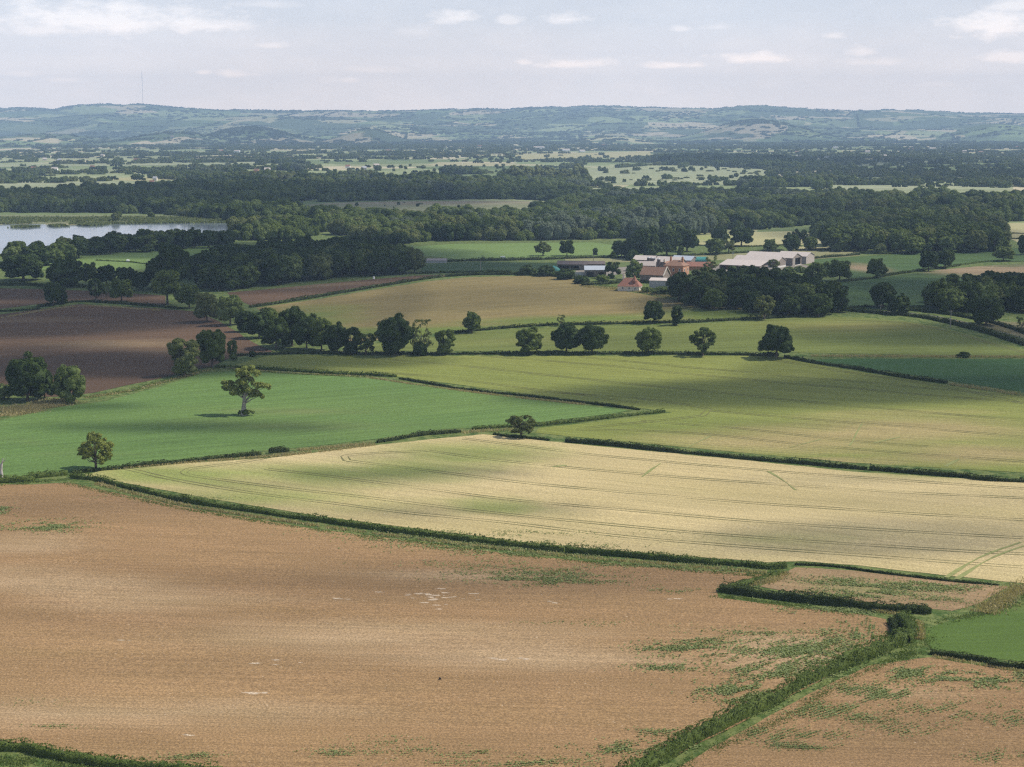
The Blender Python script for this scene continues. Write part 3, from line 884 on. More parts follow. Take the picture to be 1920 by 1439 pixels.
def tree_meshes(kind, seed, detail):
    key = (kind, seed, detail)
    if key in PROTO: return PROTO[key]
    r = np.random.default_rng(seed * 97 + len(kind) * 13)
    H, W = {'oak': (12, 13), 'dark': (12, 13), 'open': (12, 12), 'ash': (12, 10), 'willow': (11, 10.5), 'conifer': (14, 10), 'bush': (3, 5), 'sparse': (11, 10)}[kind]
    L_ = lobes_for(kind, r, H, W)
    leaf, per = {2: (.36, 15), 1: (.60, 6.0), 0: (.95, 2.0)}[detail]
    if kind == 'bush': leaf *= .6; per *= 2
    a = Acc(); crown(a, L_, r, leaf, per, core=kind not in ('open', 'sparse'), fill={'open': 1.25, 'sparse': .45}.get(kind, 1))
    cm = a.mesh('crown', M['mid'])
    t = Acc(); limbs(t, r, H, W, L_, {'conifer': .4, 'bush': .12, 'sparse': .28}.get(kind, .42), n={'sparse': 15, 'open': 12}.get(kind, 6), fork=.12 if kind == 'bush' else .3)
    tm = t.mesh('trunk', M['bark'], True)
    PROTO[key] = (cm, tm, H, W)
    return PROTO[key]


def place_tree(p, h, w, kind, tint, label, group=None, cat='tree', seed=0, detail=2, name=None, rz=None):
    cm, tm, H, W = tree_meshes(kind, seed, detail)
    nm = name or {'conifer': 'conifer_tree', 'willow': 'willow_tree', 'bush': 'bush', 'sparse': 'sparse_tree'}.get(kind, 'broadleaf_tree')
    e = empty(nm, (p[0], p[1], p[2] - .1), random.uniform(0, 6.28) if rz is None else rz)
    tag(e, label, cat, group)
    for me, pn in ((cm, 'crown'), (tm, 'trunk')):
        o = bpy.data.objects.new(pn, me); C.objects.link(o); o.parent = e
        o.scale = (w / W, w / W * random.uniform(.92, 1.05), h / H)
        if pn == 'crown':
            o.material_slots[0].link = 'OBJECT'; o.material_slots[0].material = M[tint]
    return e


# (px, py of the foot; height, width in photo pixels; form; tint; label)
T = [
    (180, 880, 74, 70, 'open', 'sunny', 'airy olive-green tree in the hedge corner where the two nearest crops meet'),
    (977, 820, 46, 58, 'open', 'olive', 'small rounded tree alone at the tip where three crop fields meet'),
    (52, 752, 86, 84, 'dark', 'dark', 'big dark tree by the left edge beside the brown field'),
    (84, 748, 56, 40, 'dark', 'dark', 'dark smaller tree tucked between the big dark tree and the pale rounded one'),
    (132, 755, 73, 60, 'willow', 'light', 'light rounded tree growing down to the ground right of the big dark tree'),
    (5, 748, 30, 42, 'bush', 'light', 'pale green bush at the left edge below the big dark tree'),
    (346, 706, 72, 66, 'ash', 'olive', 'pale olive tree at the foot of the brown field, left one of a pair'),
    (398, 690, 74, 62, 'oak', 'mid', 'darker tree with a gnarled foot, right one of the pair below the brown field'),
    (436, 676, 40, 22, 'ash', 'mid', 'slim little tree just right of the pair below the brown field'),
    (473, 669, 12, 16, 'bush', 'dark', 'small round dark bush at the near right corner of the brown field'),
    (658, 665, 52, 44, 'ash', 'dark', 'upright dark tree at the right end of the hedgerow wood, left of the smaller one'),
    (686, 666, 46, 42, 'open', 'mid', 'smaller open tree between the hedgerow wood and the tall black-green tree'),
    (741, 666, 76, 74, 'dark', 'dark', 'tall broad black-green tree standing out in the hedge line'),
    (790, 664, 66, 52, 'sparse', 'olive', 'half bare tree with visible branches beside the tall black-green tree'),
    (787, 667, 28, 32, 'bush', 'dark', 'round dark bush at the foot of the half bare tree'),
    (835, 665, 48, 42, 'ash', 'mid', 'pointed small tree right of the half bare tree'),
    (885, 624, 40, 36, 'oak', 'mid', 'lone tree on the hedge below the tan mown field'),
    (991, 664, 49, 54, 'willow', 'mid', 'rounded tree growing to the ground, left of the pair of joined trees'),
    (1062, 662, 58, 60, 'oak', 'dark', 'left of two joined trees in the middle of the long hedge'),
    (1110, 663, 56, 52, 'oak', 'dark', 'right of two joined trees in the middle of the long hedge'),
    (1052, 612, 23, 18, 'sparse', 'olive', 'thin small tree just visible above the two joined trees'),
    (1216, 664, 50, 52, 'oak', 'mid', 'bright green round tree on the long hedge, right of the two joined trees'),
    (1226, 606, 43, 37, 'oak', 'dark', 'left of two small dark trees below the farm'),
    (1269, 610, 39, 26, 'ash', 'dark', 'narrow right one of two small dark trees below the farm'),
    (1318, 667, 54, 50, 'open', 'mid', 'uneven tree with an open crown on the long hedge'),
    (1456, 671, 64, 66, 'oak', 'dark', 'large spreading tree at the right end of the long hedge'),
    (1807, 670, 11, 27, 'bush', 'dark', 'low dark bush alone on the far edge of the dark green field'),
    (1433, 599, 48, 44, 'open', 'olive', 'pale open tree in front of the round wood by the farm'),
    (1655, 578, 50, 52, 'oak', 'dark', 'taller of two dark trees by the lane on the leafy crop'),
    (1685, 590, 38, 44, 'dark', 'dark', 'shorter of two dark trees by the lane on the leafy crop'),
    (1849, 610, 54, 66, 'dark', 'dark', 'near black tree standing before the wood at the right edge'),
    (1916, 622, 36, 26, 'sparse', 'mid', 'thin tree cut by the right edge beside the rough tan ground'),
    (1741, 509, 39, 36, 'oak', 'dark', 'left of two touching trees on the bank between the leafy crops'),
    (1772, 504, 38, 37, 'oak', 'dark', 'right of two touching trees on the bank between the leafy crops'),
    (1643, 522, 38, 38, 'oak', 'mid', 'oval tree on two stems between the leafy crops'),
    (1881, 490, 28, 40, 'oak', 'light', 'lighter green spreading tree near the right edge above the brown patch'),
    (1574, 528, 42, 48, 'oak', 'mid', 'wide tree right of the big barns'),
    (1528, 530, 38, 46, 'ash', 'mid', 'shaggy tree just right of the big barns'),
    (1549, 520, 30, 24, 'ash', 'light', 'pale slender tree between the two trees right of the big barns'),
    (1018, 480, 28, 32, 'open', 'olive', 'pale airy tree in the bright pasture, left of the darker one'),
    (1063, 480, 30, 30, 'oak', 'dark', 'dark round tree in the bright pasture'),
    (1116, 479, 15, 11, 'bush', 'dark', 'small dark bush in the bright pasture'),
    (1149, 522, 51, 37, 'conifer', 'dark', 'tall dark evergreen among the farm buildings'),
    (1190, 524, 37, 34, 'willow', 'light', 'light green weeping tree beside the tall dark evergreen'),
    (100, 574, 47, 38, 'oak', 'dark', 'left tree of a close pair on the ploughed land at the far left'),
    (118, 571, 34, 20, 'ash', 'dark', 'thin right tree of a close pair on the ploughed land at the far left'),
    (180, 564, 46, 34, 'open', 'dark', 'ragged tree left of the round-headed one on the brown field edge'),
    (200, 562, 33, 18, 'sparse', 'mid', 'slim tree between the ragged and the round-headed tree'),
    (228, 566, 45, 46, 'oak', 'mid', 'round-headed tree on the far edge of the brown field'),
    (44, 526, 50, 82, 'dark', 'dark', 'wide dark tree clump at the far left below the small pasture'),
    (124, 538, 54, 76, 'dark', 'dark', 'broad dark tree right of the wide clump below the small pasture'),
    (170, 535, 44, 30, 'oak', 'mid', 'mid green tree between the broad dark tree and the tall rounded tree'),
    (200, 535, 38, 36, 'oak', 'dark', 'low dark tree in the row behind the round-headed tree'),
    (235, 540, 40, 40, 'oak', 'dark', 'dark tree behind and above the round-headed tree'),
    (262, 545, 36, 34, 'dark', 'dark', 'dark low tree left of the tall rounded tree'),
    (322, 544, 88, 80, 'oak', 'dark', 'tallest rounded tree at the left end of the dark wood'),
    (290, 540, 52, 44, 'oak', 'dark', 'tree leaning on the left flank of the tallest rounded tree'),
    (314, 572, 66, 60, 'willow', 'mid', 'bushy mid green tree in front of the tallest rounded tree'),
    (355, 578, 46, 44, 'oak', 'mid', 'rounded green tree, second down the sloping tree row'),
    (388, 604, 56, 50, 'oak', 'olive', 'olive tree in the middle of the sloping tree row'),
    (432, 610, 58, 54, 'oak', 'light', 'brighter green tree at the lower end of the sloping tree row'),
    (462, 622, 40, 40, 'dark', 'dark', 'dark tree between the brighter green tree and the hedgerow wood'),
    (486, 634, 52, 50, 'dark', 'dark', 'dark tree at the left end of the hedgerow wood'),
    (518, 654, 62, 60, 'dark', 'dark', 'dark front tree near the left end of the hedgerow wood'),
    (548, 648, 74, 56, 'oak', 'dark', 'highest tree of the hedgerow wood'),
    (575, 655, 66, 50, 'dark', 'dark', 'tree right of the highest one in the hedgerow wood'),
    (603, 658, 62, 48, 'oak', 'mid', 'slightly lighter tree in the middle of the hedgerow wood'),
    (632, 661, 56, 46, 'dark', 'dark', 'dark tree near the right end of the hedgerow wood'),
    (508, 622, 46, 44, 'oak', 'mid', 'back tree of the hedgerow wood at its left'),
    (1208, 486, 60, 66, 'dark', 'dark', 'broad dark tree on the pasture edge behind the farm'),
    (1165, 484, 34, 40, 'dark', 'dark', 'low dark tree left of the broad dark tree behind the farm'),
    (1185, 489, 22, 26, 'bush', 'dark', 'dark scrub at the foot of the broad dark tree behind the farm'),
    (1250, 480, 52, 56, 'oak', 'dark', 'dark tree right of the broad dark tree behind the farm'),
    (1288, 472, 44, 48, 'oak', 'dark', 'dark spreading tree over the pasture corner behind the farm'),
    (1276, 481, 22, 14, 'bush', 'mid', 'small bush under the dark spreading tree behind the farm'),
    (1342, 478, 32, 38, 'oak', 'mid', 'mid green tree behind the barns at their left'),
    (1366, 474, 26, 28, 'open', 'olive', 'brownish open tree next to the mid green tree behind the barns'),
    (1390, 462, 36, 50, 'oak', 'dark', 'dark wide tree on the hay field behind the barns'),
    (1350, 454, 30, 34, 'dark', 'dark', 'dark tree on the left corner of the hay field'),
    (1444, 472, 24, 28, 'oak', 'mid', 'small round tree alone in the hay field'),
    (1484, 472, 34, 34, 'dark', 'dark', 'dark round tree right of the hay field'),
    (1500, 462, 34, 34, 'open', 'dark', 'taller open tree behind the dark round tree by the hay field'),
    (1519, 470, 26, 28, 'oak', 'mid', 'small green tree left of the long wood'),
    (1650, 476, 20, 28, 'bush', 'olive', 'pale olive bush before the long wood'),
    (1672, 474, 34, 26, 'sparse', 'brown', 'dead greyish tree with bare limbs before the long wood'),
    (1450, 506, 22, 26, 'open', 'olive', 'pale little tree hiding the gable of the lowest barn'),
    (1332, 512, 32, 28, 'sparse', 'olive', 'thin reddish-leaved tree left of the lowest barn'),
    (1500, 512, 14, 24, 'bush', 'light', 'light green bush before the open barn'),
    (1480, 510, 10, 26, 'bush', 'mid', 'low green bush before the brown barn gable'),
    (1920, 478, 40, 26, 'dark', 'dark', 'dark tree cut by the right edge near the hay fields'),
    (1130, 528, 14, 30, 'bush', 'mid', 'green bush in front of the blue-grey shed'),
    (1090, 532, 16, 34, 'bush', 'dark', 'dark bush at the corner of the farm garden'),
    (1060, 524, 20, 40, 'bush', 'dark', 'dark scrub left of the blue-grey shed'),
    (1025, 518, 22, 40, 'bush', 'dark', 'dark scrub beside the teal cover'),
    (990, 516, 20, 34, 'bush', 'dark', 'dark scrub at the left end of the farm'),
    (1240, 552, 16, 40, 'bush', 'light', 'light green garden bush below the grey shed'),
    (1215, 549, 12, 28, 'bush', 'mid', 'mid green garden bush right of the red cottage'),
    (906, 492, 13, 9, 'sparse', 'olive', 'tiny thin tree at the near edge of the bright pasture'),
]
for k, (x, y, h, w, kind, tint, lab) in enumerate(T):
    p = P(x, y); s = mpp(p)
    det = 2 if y > 600 else (1 if y > 520 else 1)
    cat = 'bush' if kind == 'bush' else 'tree'
    place_tree(p, h * s, w * s, kind, tint, lab, cat=cat, seed=k % 3 if det == 1 else k % 5, detail=det)

# the old lone tree in the green field: hand-placed boughs
p = P(457, 779); s = mpp(p)
e = empty('ancient_oak_tree', tuple(p), 0)
tag(e, 'gnarled old tree with separate leafy boughs standing alone in the green field', 'tree')
r = np.random.default_rng(5)
cl = [(10, 84, 12, 0), (-2, 76, 12, 3), (22, 78, 10, -3), (6, 66, 11, 2), (-2, 57, 12, -2), (-28, 58, 10, 2), (-20, 48, 12, -4), (-33, 50, 8, 3), (-8, 46, 13, 4), (8, 50, 11, -4),
      (32, 55, 9, 2), (43, 54, 8, -2), (22, 57, 7, 3), (20, 40, 10, 2), (30, 37, 8, -3), (12, 38, 8, 4), (0, 64, 8, -6), (4, 72, 9, 6)]
L_ = [(np.array([a * s, d * s * 1.6, b * s]), c * s) for a, b, c, d in cl]
a = Acc(); crown(a, L_, r, .34, 16, core=False, fill=1.7, squash=.8, sub=14)
obj('crown', a.mesh('old_crown', M['sunny']), e)
t = Acc()
t.add(*tube(np.array([[0, 0, -2], [0, 0, 8], [1, 0, 22], [3, 0, 40], [5, 0, 62], [8, 0, 80]]) * s, np.array([6.5, 5, 3.6, 2.6, 1.6, .6]) * s, 9))
for a_, b_, c_, d_ in cl:
    z0 = min(b_ * .75, 45 if b_ < 60 else 60); x0 = z0 * .07
    t.add(*tube(np.array([[x0, 0, z0 - 6], [(x0 + a_) / 2, d_ * .6, (z0 + b_) / 2 - 2], [a_, d_ * 1.6, b_]]) * s, np.array([1.6, 1.0, .4]) * s, 5))
obj('trunk', t.mesh('old_trunk', M['pale_bark'], True), e)
b_ = Acc(); crown(b_, [(np.array([q * s, w_ * s, 5 * s]), k_ * s) for q, w_, k_ in ((-5, 2, 5.5), (3, -3, 6.5), (8, 3, 5), (17, 0, 3.5))], r, .4, 14)
obj('foot_scrub', b_.mesh('foot_scrub', M['mid']), e)

# dead trunk at the left edge
p = P(4, 903); s = mpp(p)
e = empty('dead_tree', tuple(p), 0)
tag(e, 'bleached dead tree trunk without leaves in the hedge at the left edge', 'tree')
t = Acc()
t.add(*tube(np.array([[0, 0, -2], [0, 0, 10], [-1, 0, 22], [1, 0, 33], [4, 0, 45]]) * s, np.array([4, 3.2, 2.6, 1.8, .5]) * s, 9))
t.add(*tube(np.array([[0, 0, 28], [-4, 1, 34], [-6, 2, 42]]) * s, np.array([1.6, 1.0, .3]) * s, 6))
t.add(*tube(np.array([[2, 0, 36], [7, -1, 40], [9, -1, 46]]) * s, np.array([1.0, .7, .2]) * s, 6))
obj('trunk', t.mesh('dead_trunk', plain_mat('bleached_wood', (.52, .49, .45), .9, .4, 2), True), e)
b_ = Acc(); crown(b_, [(np.array([q * s, 0, 4 * s]), 6 * s) for q in (-6, 4)], r, .35, 14)
obj('foot_scrub', b_.mesh('foot_scrub', M['hedge']), e)


# ------------------------------------------------------------------ woods: nearest trees one by one, the rest one mass
def poisson(poly_px, spacing, maxn=99999, seed=1):
    pp = densify(poly_px, 20); w = P(pp[:, 0], pp[:, 1])[:, :2]
    x0, y0 = w.min(0); x1, y1 = w.max(0)
    r = np.random.default_rng(seed)
    a, b = np.meshgrid(np.arange(x0, x1, spacing), np.arange(y0, y1, spacing * .87))
    a = a + (np.arange(a.shape[0]) % 2)[:, None] * spacing / 2
    a = a.ravel() + r.uniform(-.32, .32, a.size) * spacing; b = b.ravel() + r.uniform(-.32, .32, b.size) * spacing
    k = inside(w, a, b)
    q = np.column_stack([a[k], b[k]])
    return q[np.argsort(q[:, 1])][:maxn]


STUFF = []     # x, y, z, proto index, rot, scale xyz
# proto indices: 0-3 dark clump, 4-6 mid clump, 7-8 olive/silver clump, 9 hedgerow line, 10 single crown dark, 11 single mid, 12 single olive, 13 tall poplar, 14 low scrub clump, 15 brown
WOODS = [
    ([(365, 540), (372, 512), (430, 498), (500, 490), (600, 482), (690, 478), (730, 494), (785, 512), (770, 514), (700, 518), (600, 526), (500, 538), (425, 546)], 12.0, 90, 'dark',
     'dark broadleaf tree in the dense shaded wood left of the tan mown field', 'trees of the dense shaded wood', 14, 15.5),
    ([(1266, 570), (1274, 556), (1330, 544), (1420, 543), (1500, 556), (1560, 572), (1592, 590), (1540, 598), (1480, 596), (1400, 586), (1300, 578)], 10.5, 62, 'dark',
     'dark green tree in the rounded wood right of the farmhouse', 'trees of the rounded wood by the farm', 12, 12),
    ([(1735, 582), (1745, 572), (1800, 562), (1860, 556), (1960, 552), (1960, 588), (1850, 590), (1780, 590)], 11.5, 26, 'mid',
     'leafy tree in the shaded wood at the right edge above the lane', 'trees of the shaded wood at the right edge', 13, 14),
    ([(1535, 470), (1545, 458), (1650, 452), (1750, 452), (1860, 456), (1885, 468), (1860, 474), (1700, 477), (1600, 474)], 14, 44, 'mid',
     'tree in the long wood behind the leafy crop on the right', 'trees of the long wood on the right', 15, 17),
    ([(0, 500), (60, 503), (100, 500), (150, 484), (230, 476), (320, 470), (425, 464), (430, 457), (300, 461), (180, 468), (120, 478), (60, 488), (0, 492)], 15, 40, 'dark',
     'dark rounded tree in the row along the near shore of the lake', 'trees along the near lake shore', 12.5, 16),
]
for wi, (poly, sp, nmax, tint, lab, grp, hh, ww) in enumerate(WOODS):
    q = poisson(poly, sp, seed=wi + 3)
    for k, (x, y) in enumerate(q):
        z = float(near_h(x, y)); h = hh * random.uniform(.8, 1.15); w = ww * random.uniform(.8, 1.15)
        if k < nmax:
            tn = tint if random.random() < .55 else random.choice(['dark', 'mid', 'mid', 'olive', 'light'])
            place_tree((x, y, z), h, w, random.choice(['oak', 'dark', 'dark', 'ash']), tn, lab, grp, seed=k % 3, detail=1, name='broadleaf_tree')
        else:
            STUFF.append((x, y, z, 10 if (tint == 'dark' or random.random() < .5) else 11, random.uniform(0, 6.28), w / 13, w / 13, h / 12))


def fill(poly, sp, kinds, sc=(.62, 1.3), seed=0, thr=None, hs=1.0):
    for (x, y) in poisson(widen(poly), sp, seed=seed + 50):
        if seed in (3, 8, 9, 11) and any(inside(c, np.array([960 + F_PX * x / y]), np.array([HORIZON + F_PX * CAM_Z / y]))[0] for c in GLADES): continue
        if thr is not None and fbm(x / thr[1] + seed, y / thr[1], 3) < thr[0]: continue
        s = random.uniform(*sc)
        zz = float(near_h(x, y)) if y < 1300 else 0.0
        STUFF.append((x, y, zz, random.choice(kinds), random.uniform(0, 6.28), s, s, s * random.uniform(.85, 1.15) * hs))


GLADES = [[(1530, 345), (1700, 343), (1900, 346), (1900, 362), (1700, 364), (1560, 362)], [(1660, 368), (1770, 368), (1790, 384), (1720, 386)], [(1100, 352), (1240, 350), (1260, 366), (1120, 368)],
          [(1540, 398), (1640, 396), (1660, 416), (1560, 418)], [(1300, 352), (1420, 352), (1410, 364), (1300, 364)]]
DK, MD, OL = [0, 1, 3, 5], [4, 5, 6, 15], [7, 8, 15]
fill([(-150, 400), (-150, 386), (60, 374), (180, 362), (330, 356), (450, 350), (560, 356), (640, 366), (548, 380), (530, 396), (560, 420), (460, 417), (380, 410), (300, 402), (150, 399)], 20, DK + DK + MD, seed=1)
fill([(470, 434), (580, 436), (590, 412), (700, 414), (600, 436), (540, 446), (600, 450), (520, 452), (440, 450), (470, 440), (540, 440), (585, 430), (500, 424)], 18, DK + MD, seed=2)
fill([(470, 352), (600, 344), (760, 342), (900, 344), (1060, 346), (1100, 352), (1090, 372), (960, 372), (820, 366), (700, 362), (640, 362), (560, 354)], 21, DK + MD + MD + OL, seed=3, thr=(.36, 150))
fill([(600, 377), (640, 372), (760, 372), (880, 371), (1000, 372), (1080, 372), (1060, 378), (960, 374), (760, 375), (600, 380)], 17, DK, seed=4, sc=(.6, .9))
fill([(600, 418), (700, 412), (800, 412), (920, 408), (1010, 402), (1060, 388), (1100, 376), (1250, 366), (1440, 368), (1560, 372), (1560, 384), (1400, 400), (1300, 418), (1160, 425), (1000, 430), (860, 436), (760, 440), (640, 436)], 20, DK + MD + MD + [8], seed=5, hs=.85)
fill([(640, 438), (760, 442), (860, 438), (1000, 432), (1130, 430), (1180, 445), (1140, 450), (1000, 450), (850, 452), (740, 458), (700, 452)], 18, MD + OL + [0, 1], seed=6, hs=1.0)
fill([(1130, 432), (1180, 424), (1300, 418), (1340, 424), (1320, 440), (1200, 448), (1150, 448)], 17, [8, 8, 7, 5], seed=7, hs=1.15)
fill([(1330, 430), (1340, 418), (1420, 404), (1560, 392), (1600, 396), (1580, 410), (1480, 425), (1400, 432)], 18, DK + MD, seed=8)
fill([(1560, 372), (1700, 376), (1950, 382), (2150, 384), (2150, 412), (1920, 414), (1850, 418), (1800, 412), (1700, 410), (1580, 408), (1560, 395)], 21, DK + MD, seed=9)
fill([(1540, 436), (1560, 420), (1640, 414), (1780, 416), (1850, 424), (1880, 448), (1860, 454), (1700, 446), (1560, 450)], 19, DK + MD + MD + [7], seed=10)
fill([(1440, 346), (1560, 342), (1900, 344), (2150, 344), (2150, 372), (1900, 376), (1700, 368), (1560, 362), (1400, 362), (1200, 360), (1100, 366), (1110, 352), (1380, 350)], 23, DK + MD + OL, seed=11, thr=(.47, 120))
fill([(1230, 300), (1300, 296), (1460, 300), (1560, 312), (1480, 320), (1330, 312), (1240, 306)], 26, DK, seed=12)
fill([(-100, 340), (0, 332), (120, 332), (170, 336), (60, 342), (0, 346)], 30, DK + MD, seed=13, thr=(.45, 150))
fill([(180, 330), (420, 322), (560, 318), (560, 334), (480, 344), (300, 336), (430, 328)], 28, MD + OL + DK, seed=14, thr=(.42, 150))
fill([(560, 330), (700, 330), (900, 326), (980, 330), (900, 335), (700, 337)], 34, MD + DK, seed=15, thr=(.5, 150))
fill([(950, 336), (1080, 336), (1110, 348), (960, 348)], 18, [13, 13, 5], seed=16)
# scrub dots in the meadows and on the marsh
fill([(1040, 320), (1440, 314), (1440, 322), (1380, 344), (1110, 346)], 42, [11, 12, 14, 14, 9], (.3, .8), seed=17, thr=(.50, 160))
fill([(540, 390), (760, 380), (1040, 382), (900, 400), (620, 404)], 34, [14, 10], (.12, .35), seed=18, thr=(.48, 60))
fill([(-100, 404), (440, 410), (440, 417), (-100, 419)], 30, [14, 14, 11, 12], (.35, .9), seed=19, thr=(.45, 60))
fill([(700, 296), (960, 292), (960, 326), (600, 328)], 70, [11, 12, 14, 9], (.4, .9), seed=20, thr=(.5, 260))

CLEAR = [[(1030, 314), (1450, 312), (1420, 340), (1110, 347)], [(-100, 356), (40, 342), (260, 339), (330, 346), (180, 358)], [(170, 337), (420, 328), (400, 338)],
         [(560, 300), (960, 296), (960, 322), (640, 324)], [(-200, 312), (480, 303), (480, 309), (-200, 317)], [(960, 290), (1220, 284), (1220, 294), (980, 300)]]
r = np.random.default_rng(21)


def rows(n, ylo, yhi, xlo, xhi, lmin, lmax, dens):
    """hedgerow trees: straight or slightly bent rows across the flat land"""
    cnt = 0
    for _ in range(n):
        v = 1 / r.uniform(1 / (yhi - HORIZON), 1 / (ylo - HORIZON)) if False else r.uniform(0, 1)
        d0 = F_PX * CAM_Z / (ylo - HORIZON); d1 = F_PX * CAM_Z / (yhi - HORIZON)
        D = math.exp(math.log(d1) + v * (math.log(d0) - math.log(d1)))
        x0 = (r.uniform(xlo, xhi) - 960) / F_PX * D
        an = r.choice([.05, .15, -.1, 1.4, 1.2, 0.0]) + r.normal(0, .15)
        ln = r.uniform(lmin, lmax)
        k = int(ln / 17)
        for j in range(k):
            x = x0 + math.cos(an) * 17 * j; y = D + math.sin(an) * 17 * j
            if r.random() > dens: continue
            uu = 960 + F_PX * x / y; vv = HORIZON + F_PX * CAM_Z / y
            if any(inside(c, np.array([uu]), np.array([vv]))[0] for c in CLEAR) and r.random() > .12: continue
            zz = float(hills_h(np.array([x]), np.array([y]))[0]) if y > 7000 else 0
            STUFF.append((x, y, max(zz, 0) - .3, int(r.choice([9, 3, 9, 4, 6, 14, 5, 7])), an + r.normal(0, .1), *([r.uniform(.4, .85)] * 3)))
            cnt += 1
    return cnt


rows(110, 300, 352, -100, 2050, 100, 500, .8)
rows(250, 272, 305, -100, 2050, 150, 700, .75)
rows(120, 290, 350, 1400, 2100, 100, 500, .8)
rows(330, 256, 276, -150, 2100, 200, 900, .75)
# belts of trees at the foot of the hills and woods on the hills themselves
HX = r.uniform(-200, 2150, 9000); HD = r.uniform(6200, 14600, 9000)
xx = (HX - 960) / F_PX * HD
keep = fbm(xx / 700 + 3, HD / 420 + 8, 4) + .10 * sstep(11500, 14000, HD) > .535
xx, HD = xx[keep], HD[keep]
zz = hills_h(xx, HD)
for x, y, z in zip(xx, HD, zz):
    s = r.uniform(.9, 1.5)
    STUFF.append((x, y, max(0, z) - 1, int(r.choice([4, 5, 6, 3, 9, 7])), r.uniform(0, 6.28), s, s, r.uniform(.6, .9)))
# a wooded crest along two of the lone hills and along the skyline
for (cx, dist, hw, n) in ((470, 8700, 95, 240), (1440, 9750, 75, 150)):
    for _ in range(n):
        y = dist + r.normal(0, 260); x = (cx + r.uniform(-hw, hw) - 960) / F_PX * y
        STUFF.append((x, y, float(hills_h(np.array([x]), np.array([y]))[0]) - 1, int(r.choice([3, 5, 6])), r.uniform(0, 6.28), 1.2, 1.2, .7))
for u in np.arange(-100, 2050, 2.2):
    if vnoise(u / 28.0, 3.3) > .38:
        y = 14780 + r.normal(0, 30); x = (u - 960) / F_PX * y
        STUFF.append((x, y, float(hills_h(np.array([x]), np.array([y]))[0]) - 1, int(r.choice([0, 1, 9, 10])), r.uniform(0, 3), 1.0, 1.0, r.uniform(.6, 1.0)))


def clump(seed, mat, n=9, sp=7.4, hr=(8, 13), rr=(4.2, 5.6), leaf=.95, per=1.6, line=False, tall=False):
    r = np.random.default_rng(seed); a = Acc()
    for k in range(n):
        if line: x, y = (k - (n - 1) / 2) * sp + r.uniform(-1, 1), r.uniform(-1.5, 1.5)
        else: x, y = (k % 3 - 1) * sp + r.uniform(-1.8, 1.8), (k // 3 - 1) * sp + r.uniform(-1.8, 1.8)
        q = r.uniform(*rr); h = r.uniform(*hr)
        L_ = [(np.array([x, y, h - q * .8]), q * .8)]
        for j in range(5):
            th = j * 1.26 + r.uniform(-.3, .3)
            L_.append((np.array([x + math.cos(th) * q * .5, y + math.sin(th) * q * .5, h - q * r.uniform(.7, 1.25)]), q * r.uniform(.45, .6)))
        for c, rad in L_:
            v, f = ICO2
            vv = v * (1 + (fbm(v[:, 0] * 2.5 + k * 3.1 + c[0], v[:, 1] * 2.5 + v[:, 2] * 2, 3) - .45)[:, None] * .8)
            a.add(c + vv * rad * .88 * np.array([1, 1, 1.5 if tall else .95]), f)
            m_ = int(4 * math.pi * rad * rad * per)
            d = unit(r.normal(size=(m_, 3))); d[:, 2] = np.abs(d[:, 2])
            a.add(*quads(c + d * rad * r.uniform(.85, 1.1, (m_, 1)), unit(d + r.normal(0, .4, d.shape)), r.uniform(.5, 1.2, m_) * leaf, r))
        # skirt down to the ground
        v, f = ICO1
        a.add(np.array([x, y, h * .4]) + v * np.array([q * .85, q * .85, h * .45]), f)
    return a.mesh('wood_clump', mat)


protos = []
for k in range(4): protos.append(clump(100 + k, M['dark'] if k < 3 else M['mid'], hr=(7, 14), rr=(3.4, 6.4)))
for k in range(3): protos.append(clump(110 + k, M['mid'] if k else M['olive'], hr=(6, 13), rr=(3.2, 6.0)))
protos.append(clump(120, M['olive'], hr=(6, 11))); protos.append(clump(121, M['silver'], hr=(9, 14)))
protos.append(clump(130, M['dark'], n=5, sp=6.5, hr=(5, 10), rr=(3, 4.5), line=True))
protos.append(tree_meshes('dark', 1, 1)[0].copy()); protos.append(tree_meshes('oak', 1, 1)[0].copy()); protos.append(tree_meshes('oak', 2, 1)[0].copy())
protos[10].materials[0] = M['dark']; protos[12].materials[0] = M['olive']
protos.append(clump(140, M['olive'], n=5, sp=4.2, hr=(15, 19), rr=(2.6, 3.4), line=True, tall=True))
protos.append(clump(150, M['olive'], n=9, sp=4.5, hr=(3, 5), rr=(2.6, 3.4)))
protos.append(clump(160, M['light'], hr=(6, 13), rr=(3.4, 5.6)))


